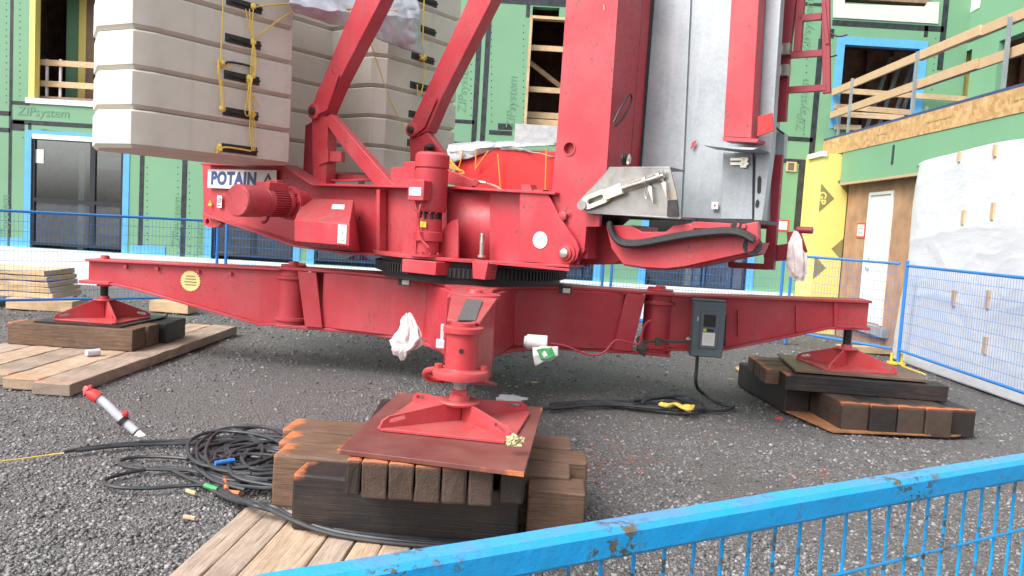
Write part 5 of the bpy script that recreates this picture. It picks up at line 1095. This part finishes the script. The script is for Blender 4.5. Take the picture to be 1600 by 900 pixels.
b = MB(); b.box(p+NE*.104+UP*.0+E1*.02, E1*.03, NE*.002, UP*.012); b.build('status_plate', BLACK, bx); b = MB(); b.box(p+NE*.104+UP*.0-E1*.03, E1*.014, NE*.002, UP*.012); b.build('warning_sticker', YELLAB, bx)
b = MB()
for k in range(5): b.bar(p+NE*.1065-E1*.035-UP*(.05+.016*k), p+NE*.1065+E1*(.05-.01*(k % 2))-UP*(.05+.016*k), .003, .001, NE)
b.build('label_print', INK, lb_)
b = MB(); b.box(p+E1*.165+UP*.02, E1*.014, NE*.03, UP*.13); b.cyl(p+E1*.15-UP*.12, p+E1*.185-UP*.12, .03); b.build('lever', BLACK, bx, .004)
b = MB(); b.cyl(p-E1*.15-UP*.11, p-E1*.185-UP*.11, .024); b.box(p-E1*.10+UP*.1+NE*.088, E1*.006, NE*.006, UP*.02); b.build('gland', ZINC, bx)
b = MB(); pc0 = p-E1*.065-UP*.262
g0 = onZ(1098, 615, .03); g1 = onZ(1125, 632, .02); g2 = onZ(1152, 634, .02); g3 = onZ(1130, 643, .02); g4 = onZ(1085, 636, .03); g5 = onZ(1030, 632, .03); g6 = onZ(975, 626, .02); g7 = onZ(900, 628, .02); g8 = onZ(850, 640, .02); g9 = onZ(800, 640, .02)
b.tube([pc0, pc0-UP*.12, pc0-UP*.3, g0, g1, g2, g3, g4, g5, g6, g7, g8, g9], .017, 8, 3)
for k in range(5):
    b.tube([onZ(1000+random.uniform(-15, 10), 628+random.uniform(-4, 4), .03+.015*k), onZ(1040+random.uniform(-10, 10), 615+random.uniform(-2, 5), .04+.01*k), onZ(1075, 622+random.uniform(-4, 5), .04), onZ(1100+random.uniform(-15, 20), 634+random.uniform(-3, 5), .03), onZ(1060, 640+random.uniform(-3, 3), .03), onZ(1010+random.uniform(-20, 10), 634, .03), onZ(930+random.uniform(-20, 20), 627+random.uniform(-3, 5), .02), onZ(860, 636+random.uniform(-4, 4), .02)], .016, 8, 3)
tag(b.build('power_cable', CABLE), 'thick black power cable dropping from the grey box and snaking over the gravel', 'cable')
b = MB(); 
for k in range(3): b.tube([onZ(x+random.uniform(-3, 3), y+random.uniform(-2, 2), .07+.01*k) for x, y in ((1032, 632), (1045, 634), (1058, 629), (1068, 638), (1080, 640), (1084, 634))], .014, 6, 2)
b.blob(onZ(1074, 637, .07), .06, .04, .03, .4, 8, 2, 4); tag(b.build('rope', ROPEY), 'bit of yellow rope tied round the black cable under the grey box', 'rope')
# small hanging stuff on the undercarriage
def clothy(b, pts, rad, seed):          # bundle of folded cloth along a path
    n = len(pts)
    for k in range(5):
        P_ = [p_+Vector((random.uniform(-1, 1), random.uniform(-.6, .6), random.uniform(-.4, .4)))*rad[i]*.55 for i, p_ in enumerate(pts)]
        R__ = []; Q = P_
        b.tube(Q, [r_*random.uniform(.35, .6) for r_ in rad], 9, 0)
    for i, p_ in enumerate(pts): b.blob(p_, rad[i]*.9, rad[i]*.6, rad[i]*1.0, .35, 7, 3, seed+i)
qy = lambda x, y, Y: onY(x, y, Y)
LQ = lambda x, y: onP(x, y, NP0+N_*(LO+.09), N_)
def hang(pts, rad, seed, label, depth):
    rng_ = random.Random(seed); b = MB(); bm = b.bm; P_ = [Vector(p) for p in pts]; R2 = list(rad); n = 40
    for _ in range(3):
        Q, RQ = [P_[0]], [R2[0]]
        for i in range(len(P_)-1): Q += [P_[i]*.75+P_[i+1]*.25, P_[i]*.25+P_[i+1]*.75]; RQ += [R2[i]*.75+R2[i+1]*.25, R2[i]*.25+R2[i+1]*.75]
        P_, R2 = Q+[P_[-1]], RQ+[R2[-1]]
    sx_ = depth.cross(UP).normalized(); rings = []; m_ = len(P_)
    for i, (p, r) in enumerate(zip(P_, R2)):
        u = i/(m_-1); ring = []
        for k in range(n):
            t = 2*math.pi*k/n; f = 1+.22*math.sin(4*t+seed+2*u)+.16*math.sin(7*t+3*u+seed*2)+.10*math.sin(11*t-4*u); q_ = Vector((math.cos(t)*1.5, math.sin(t)*1.5, u*5+seed)); f += .35*noise.noise(q_)+.18*noise.noise(q_*2.6)
            ring.append(bm.verts.new(p+(sx_*math.cos(t)+depth*.55*math.sin(t))*r*f+UP*(.03*noise.noise(q_*1.7)*(1 if 0 < i < m_-1 else .3))))
        rings.append(ring)
    for a_, c_ in zip(rings, rings[1:]):
        for k in range(n): bm.faces.new((a_[k], a_[(k+1) % n], c_[(k+1) % n], c_[k]))
    bm.faces.new(rings[0][::-1]); bm.faces.new(rings[-1]); return tag(b.build('rag', RAG), label, 'rag')
hang([qy(637, 490, 6.95), qy(638, 497, 6.94), qy(640, 512, 6.92), qy(638, 527, 6.90), qy(637, 537, 6.88), qy(629, 545, 6.85), qy(627, 553, 6.85), qy(629, 562, 6.86)], [.012, .055, .07, .115, .12, .06, .05, .018], 11, 'dirty white rag draped over the bottom flange left of the near outrigger', Vector((0, -1, 0)))
hang([LQ(1243, 362), LQ(1244, 370), LQ(1243, 385), LQ(1245, 405), LQ(1246, 425), LQ(1248, 438)], [.012, .035, .055, .07, .07, .03], 23, 'grey white rag hanging from the maroon bracket right of the mast', N_)
b = MB(); b.box(qy(691, 524, 5.6), E1*.012, E2*.02, UP*.08); b.box(qy(688, 537, 5.6), E1*.03, E2*.03, UP*.03); tag(b.build('electrical_box', PVC, None, .004), 'small white box tucked behind the near outrigger pivot', 'electrical box')
p = qy(839, 535, 6.9); b = MB(); b.cyl(p-E1*.09, p+E1*.09, .065, n=20); b.cyl(p-E1*.11, p-E1*.09, .05); tag(b.build('canister', LABELW, None, .006), 'white canister lying on the bottom flange right of the near outrigger', 'canister')
def yq(x, y, d): return onY(x, y, 6.75+d)
gd_ = [[yq(832, 543, 0), yq(850, 540, -.05), yq(872, 542, .02)], [yq(833, 556, -.05), yq(852, 555, -.1), yq(872, 556, -.03)], [yq(836, 572, -.02), yq(850, 566, -.08), yq(866, 562, 0)]]
sk = thing('plastic_bag', yq(850, 572, 0), 'crumpled white plastic sack with a green panel hanging off the bottom flange', 'plastic bag'); cloth(gd_, .03, 9, 'sack', LABELW, 3, sk, .004, 24, 16)
gd2 = [[yq(838, 546, -.06), yq(862, 543, -.09)], [yq(846, 563, -.10), yq(869, 558, -.09)]]; cloth(gd2, .02, 9, 'print', GRN, 3, sk, .003, 12, 8)
b = MB(); b.tube([qy(x, y, 7.0) for x, y in ((860, 537), (885, 540), (905, 550), (925, 556), (945, 552), (957, 535), (965, 530), (985, 536), (1000, 540), (1003, 520), (1008, 505), (1018, 500))], .010, 6, 2); tag(b.build('power_cable', REDM), 'thin red cable sagging along the right bottom flange', 'cable')
b = MB(); clothy(b, [qy(1000, 531, 7.5), qy(1003, 545, 7.48), qy(1006, 553, 7.48)], [.04, .05, .025], 31); b.tube([qy(1000, 535, 7.5), qy(1030, 532, 7.5), qy(1050, 534, 7.5), qy(1080, 533, 7.5)], .016, 6, 1); b.cyl(qy(1028, 528, 7.48), qy(1028, 540, 7.48), .03, n=10); tag(b.build('hose', flat('olive_hose', (.07, .06, .045), .7), None), 'muddy hose fitting hanging at the right pivot joint', 'hose')
# conduit stub with red tape
pp = thing('conduit', onZ(200, 690, 0), 'bent grey plastic conduit stub with red taped end sticking out of the gravel', 'conduit')
q_ = lambda x, y, k: onY(x, y, 5.55)
b = MB(); b.tube([q_(152, 621, 0), q_(165, 630, 0), q_(183, 648, 0), q_(196, 660, 0), q_(212, 674, 0)], .030, 14, 2); b.build('pipe', PVC, pp)
b = MB(); b.tube([q_(137, 612, 0), q_(146, 617, 0), q_(154, 622, 0)], [.032, .042, .040], 14); b.blob(q_(138, 611, 0), .035, .035, .04, .4, 6, 2, 2); b.build('tape', REDTAPE, pp); b = MB(); b.blob(q_(196, 647, 0), .022, .02, .025, .4, 6, 2, 4); b.build('tape', REDTAPE, pp)
b = MB(); b.tube([q_(190, 655, 0), q_(195, 660, 0)], .040, 14); b.build('clamp', BLACK, pp)
b = MB(); b.tube([q_(214, 677, 0), q_(222, 683, 0), q_(222, 694, 0)], .032, 12); b.build('elbow', LABELW, pp)
# cable heap
b = MB(); rng = random.Random(5)
def gz_(x, y, h=.02): return onZ(x, y, h)
for L in range(22):
    cx, cy = 395+rng.uniform(-35, 45), 715+rng.uniform(-16, 12); rx, ry = rng.uniform(40, 105), rng.uniform(13, 40); ph = rng.uniform(0, 6.28); pts = []
    for k in range(15):
        t = ph+2*math.pi*k/12; x = cx+rx*math.cos(t)*(1+.08*math.sin(3*t+L))+rng.uniform(-4, 4); y = cy+ry*math.sin(t)+rng.uniform(-2.5, 2.5)
        pts.append(gz_(x, y, .02+.006*(L % 8)+.02*rng.random()))
    b.tube(pts, .0115, 8, 2)
for pts in (((450, 690), (380, 680), (300, 688), (215, 690), (160, 700), (105, 706), (150, 700), (225, 694), (330, 693), (420, 686)), ((100, 706), (150, 697), (230, 690), (330, 690), (420, 700)),
            ((330, 742), (260, 728), (200, 738), (158, 750), (170, 761), (230, 764), (300, 757), (420, 762), (480, 752)), ((300, 735), (200, 732), (180, 720), (220, 712), (300, 716), (350, 730)), ((270, 735), (310, 755), (365, 770), (385, 790))):
    b.tube([gz_(x, y, .02+.01*rng.random()) for x, y in pts], .0115, 8, 3)
tag(b.build('cable_coil', CABLE), 'tangled heap of black cable on the gravel left of the near stack', 'cable')
b = MB()
rc_ = random.Random(4)
for i in range(5):
    j_ = lambda q=4: rc_.uniform(-q, q)
    b.tube([onZ(340+j_(12), 764+j_(), .03), onZ(372+j_(8), 784+j_(5), .05), onZ(392+j_(8), 786+j_(6), .16), onZ(420+j_(10), 794+j_(5), .13), onZ(458+j_(6), 812+j_(4), .10+.008*i), onZ(520+j_(6), 830+j_(3)+i, .095), onZ(600, 841+j_(3)+i, .095), onZ(690, 848+j_(3)+i, .095), onZ(760, 850+j_(3), .095), onZ(840, 848+j_(3), .095)], .0125, 8, 3)
tag(b.build('cable_bundle', CABLE), 'bundle of black cables trailing across the plank mat below the near stack', 'cable')
b = MB()
for (x0, y0), (x1, y1) in (((350, 745), (354, 765)), ((352, 768), (375, 771))): b.tube([onZ(x0, y0, .03), onZ(x1, y1, .04)], .014, 8)
tag(b.build('cable_marker', ORANGEP), 'orange tape wraps on the ends of the black cables', 'cable tape')
b = MB(); b.tube([onZ(320, 758, .05), onZ(340, 765, .04)], .0145, 8); tag(b.build('cable_marker', GRN), 'green tape wrap on a black cable at the left', 'cable tape')
b = MB(); b.tube([onZ(336, 724, .09), onZ(366, 719, .09)], .0145, 8); tag(b.build('cable_marker', FBLUE), 'blue tape wrap on the black cable heap', 'cable tape')
b = MB(); b.tube([onZ(-10, 722, .02), onZ(40, 716, .02), onZ(75, 711, .02), onZ(100, 708, .03)], .0045, 6, 1); tag(b.build('rope', ROPEY), 'thin yellow rope end lying on the gravel at the left picture edge', 'rope')
# wire tie on the near foot, can on the left mat, scraps
b = MB(); c = onZ(806, 690, .62); 
for k in range(9): b.tube([c+Vector((random.uniform(-.05, .05), random.uniform(-.03, .03), random.uniform(-.02, .03))) for _ in range(4)], .006, 6, 1)
tag(b.build('rope', flat('faded_rope', (.55, .50, .28), .8)), 'small faded knot of cord on the corner of the near foot', 'rope')
b = MB(); c = onZ(1420, 578, .45); b.tube([c+Vector((-.07, .1, .05)), c+Vector((-.03, 0, .02)), c+Vector((.05, -.1, .0)), c+Vector((.1, -.13, -.02))], .009, 6, 1); tag(b.build('rope', ROPEY), 'yellow rope bit on the corner of the right outrigger foot', 'rope')
c = onZ(142, 556, .105); b = MB(); b.cyl(c+Vector((-.02, -.05, .035)), c+Vector((.06, .05, .035)), .033, n=16); cn = b.build('drink_can', PVC, None, .003); tag(cn, 'small crushed pale can lying on the left plank mat', 'can')
b = MB(); c = onZ(800, 625, .02); b.blob(c, .12, .06, .05, .5, 5, 3, 9); tag(b.build('plastic_scrap', WRAP), 'crumpled pale plastic scrap on the gravel behind the near foot', 'litter')
for i, (x, y, l_) in enumerate(((298, 768, 'tan wood chip on the gravel below the cable heap'), (296, 808, 'lower tan wood chip on the gravel at the left'), (1142, 592, 'pale wood chip on the gravel left of the right stack'), (1217, 653, 'pink strip of litter on the gravel in front of the right stack'), (835, 597, 'tan leaf scrap under the right side of the crane'), (985, 545, 'pale wood sliver on the gravel behind the red cable'))):
    c = onZ(x, y, .015); b = MB(); b.box(c, Vector((.034, .01*(i-2), 0)), Vector((0, .011, 0)), Vector((0, 0, .006))); tag(b.build('wood_chip' if i != 3 else 'litter_strip', LUMBER if i != 3 else REDTAPE), l_, 'litter')
c = onZ(1425, 568, 0); timber('timber', c.x-.2, c.x+.35, c.y, c.y+.06, 0, .04, LUMBER, 'thin stick on the gravel behind the right foot', 'stick', None, 4)
timber('timber', 5.0, 6.0, 12.1, 12.25, 0, .1, LUMBER, 'board lying on the ground in front of the white door', 'timber', None, 2)

# ------------------------------------------------------------------ near fence panel the photo is taken over
d_ = .365; zt = 1.6-d_
pL = onZ(900, 821, zt); pR = onZ(1600, 709, zt); dv = (pR-pL); dv.z = 0; dv.normalize(); nv = Vector((dv.y, -dv.x, 0))
nf_ = thing('mesh_fence', (pL.x, pL.y, 0), 'chipped bright blue fence panel close to the camera, cutting the lower right corner', 'fence')
a0 = pL-dv*1.5; a1 = pR+dv*1.8; hs_ = .041
b = MB(); bm = b.bm; n = 260; rg = []
for i in range(n+1):
    p = a0.lerp(a1, i/n)+nv*(hs_/2-.012); p.z = zt-hs_/2; r = []
    for k in range(16):
        t = 2*math.pi*(k+.5)/16; cx, cz = math.cos(t), math.sin(t); m_ = max(abs(cx), abs(cz)); sq = Vector((cx/m_, cz/m_)); rd = Vector((cx, cz))*1.12; u = sq*.62+Vector((max(-1, min(1, rd.x*1.05)), max(-1, min(1, rd.y*1.05))))*.38
        w_ = 1+.035*noise.noise(Vector((i*.33, k*.9, 2)))+.02*noise.noise(Vector((i*1.3, k*2, 7)))
        r.append(bm.verts.new(p+(nv*u.x+UP*u.y)*hs_/2*w_))
    rg.append(r)
for q0, q1 in zip(rg, rg[1:]):
    for k in range(16): bm.faces.new((q0[k], q0[(k+1) % 16], q1[(k+1) % 16], q1[k]))
bm.faces.new(rg[0]); bm.faces.new(rg[-1][::-1]); b.build('top_rail', NBLUE, nf_)
b = MB(); L = (a1-a0).length; n = int(L/.0525)
for i in range(n+1):
    p = a0+dv*(.02+i*.0525); p.z = 0; bend = .016 if i % 11 == 6 else random.uniform(-.002, .002)
    b.tube([p+UP*(zt-hs_), p+UP*(zt-hs_-.06)+dv*bend*.6, p+UP*(zt-.2)+dv*bend, p+UP*(zt-.45), p+UP*.15], .0029, 8)
for z in (zt-.145, zt-.30, zt-.45, zt-.6, zt-.75, zt-.9): b.tube([a0*1.0-UP*(a0.z-z)+nv*.005, a1-UP*(a1.z-z)+nv*.005], .0029, 8)
b.build('mesh', NBLUE, nf_)
b = MB(); b.bar(Vector((a0.x, a0.y, .15)), Vector((a1.x, a1.y, .15)), .03, .03); b.build('bottom_rail', NBLUE, nf_)
for q0 in (a0, a1): b = MB(); b.bar(Vector((q0.x, q0.y, 0)), Vector((q0.x, q0.y, zt-.002)), .03, .03, nv); b.build('post', NBLUE, nf_)
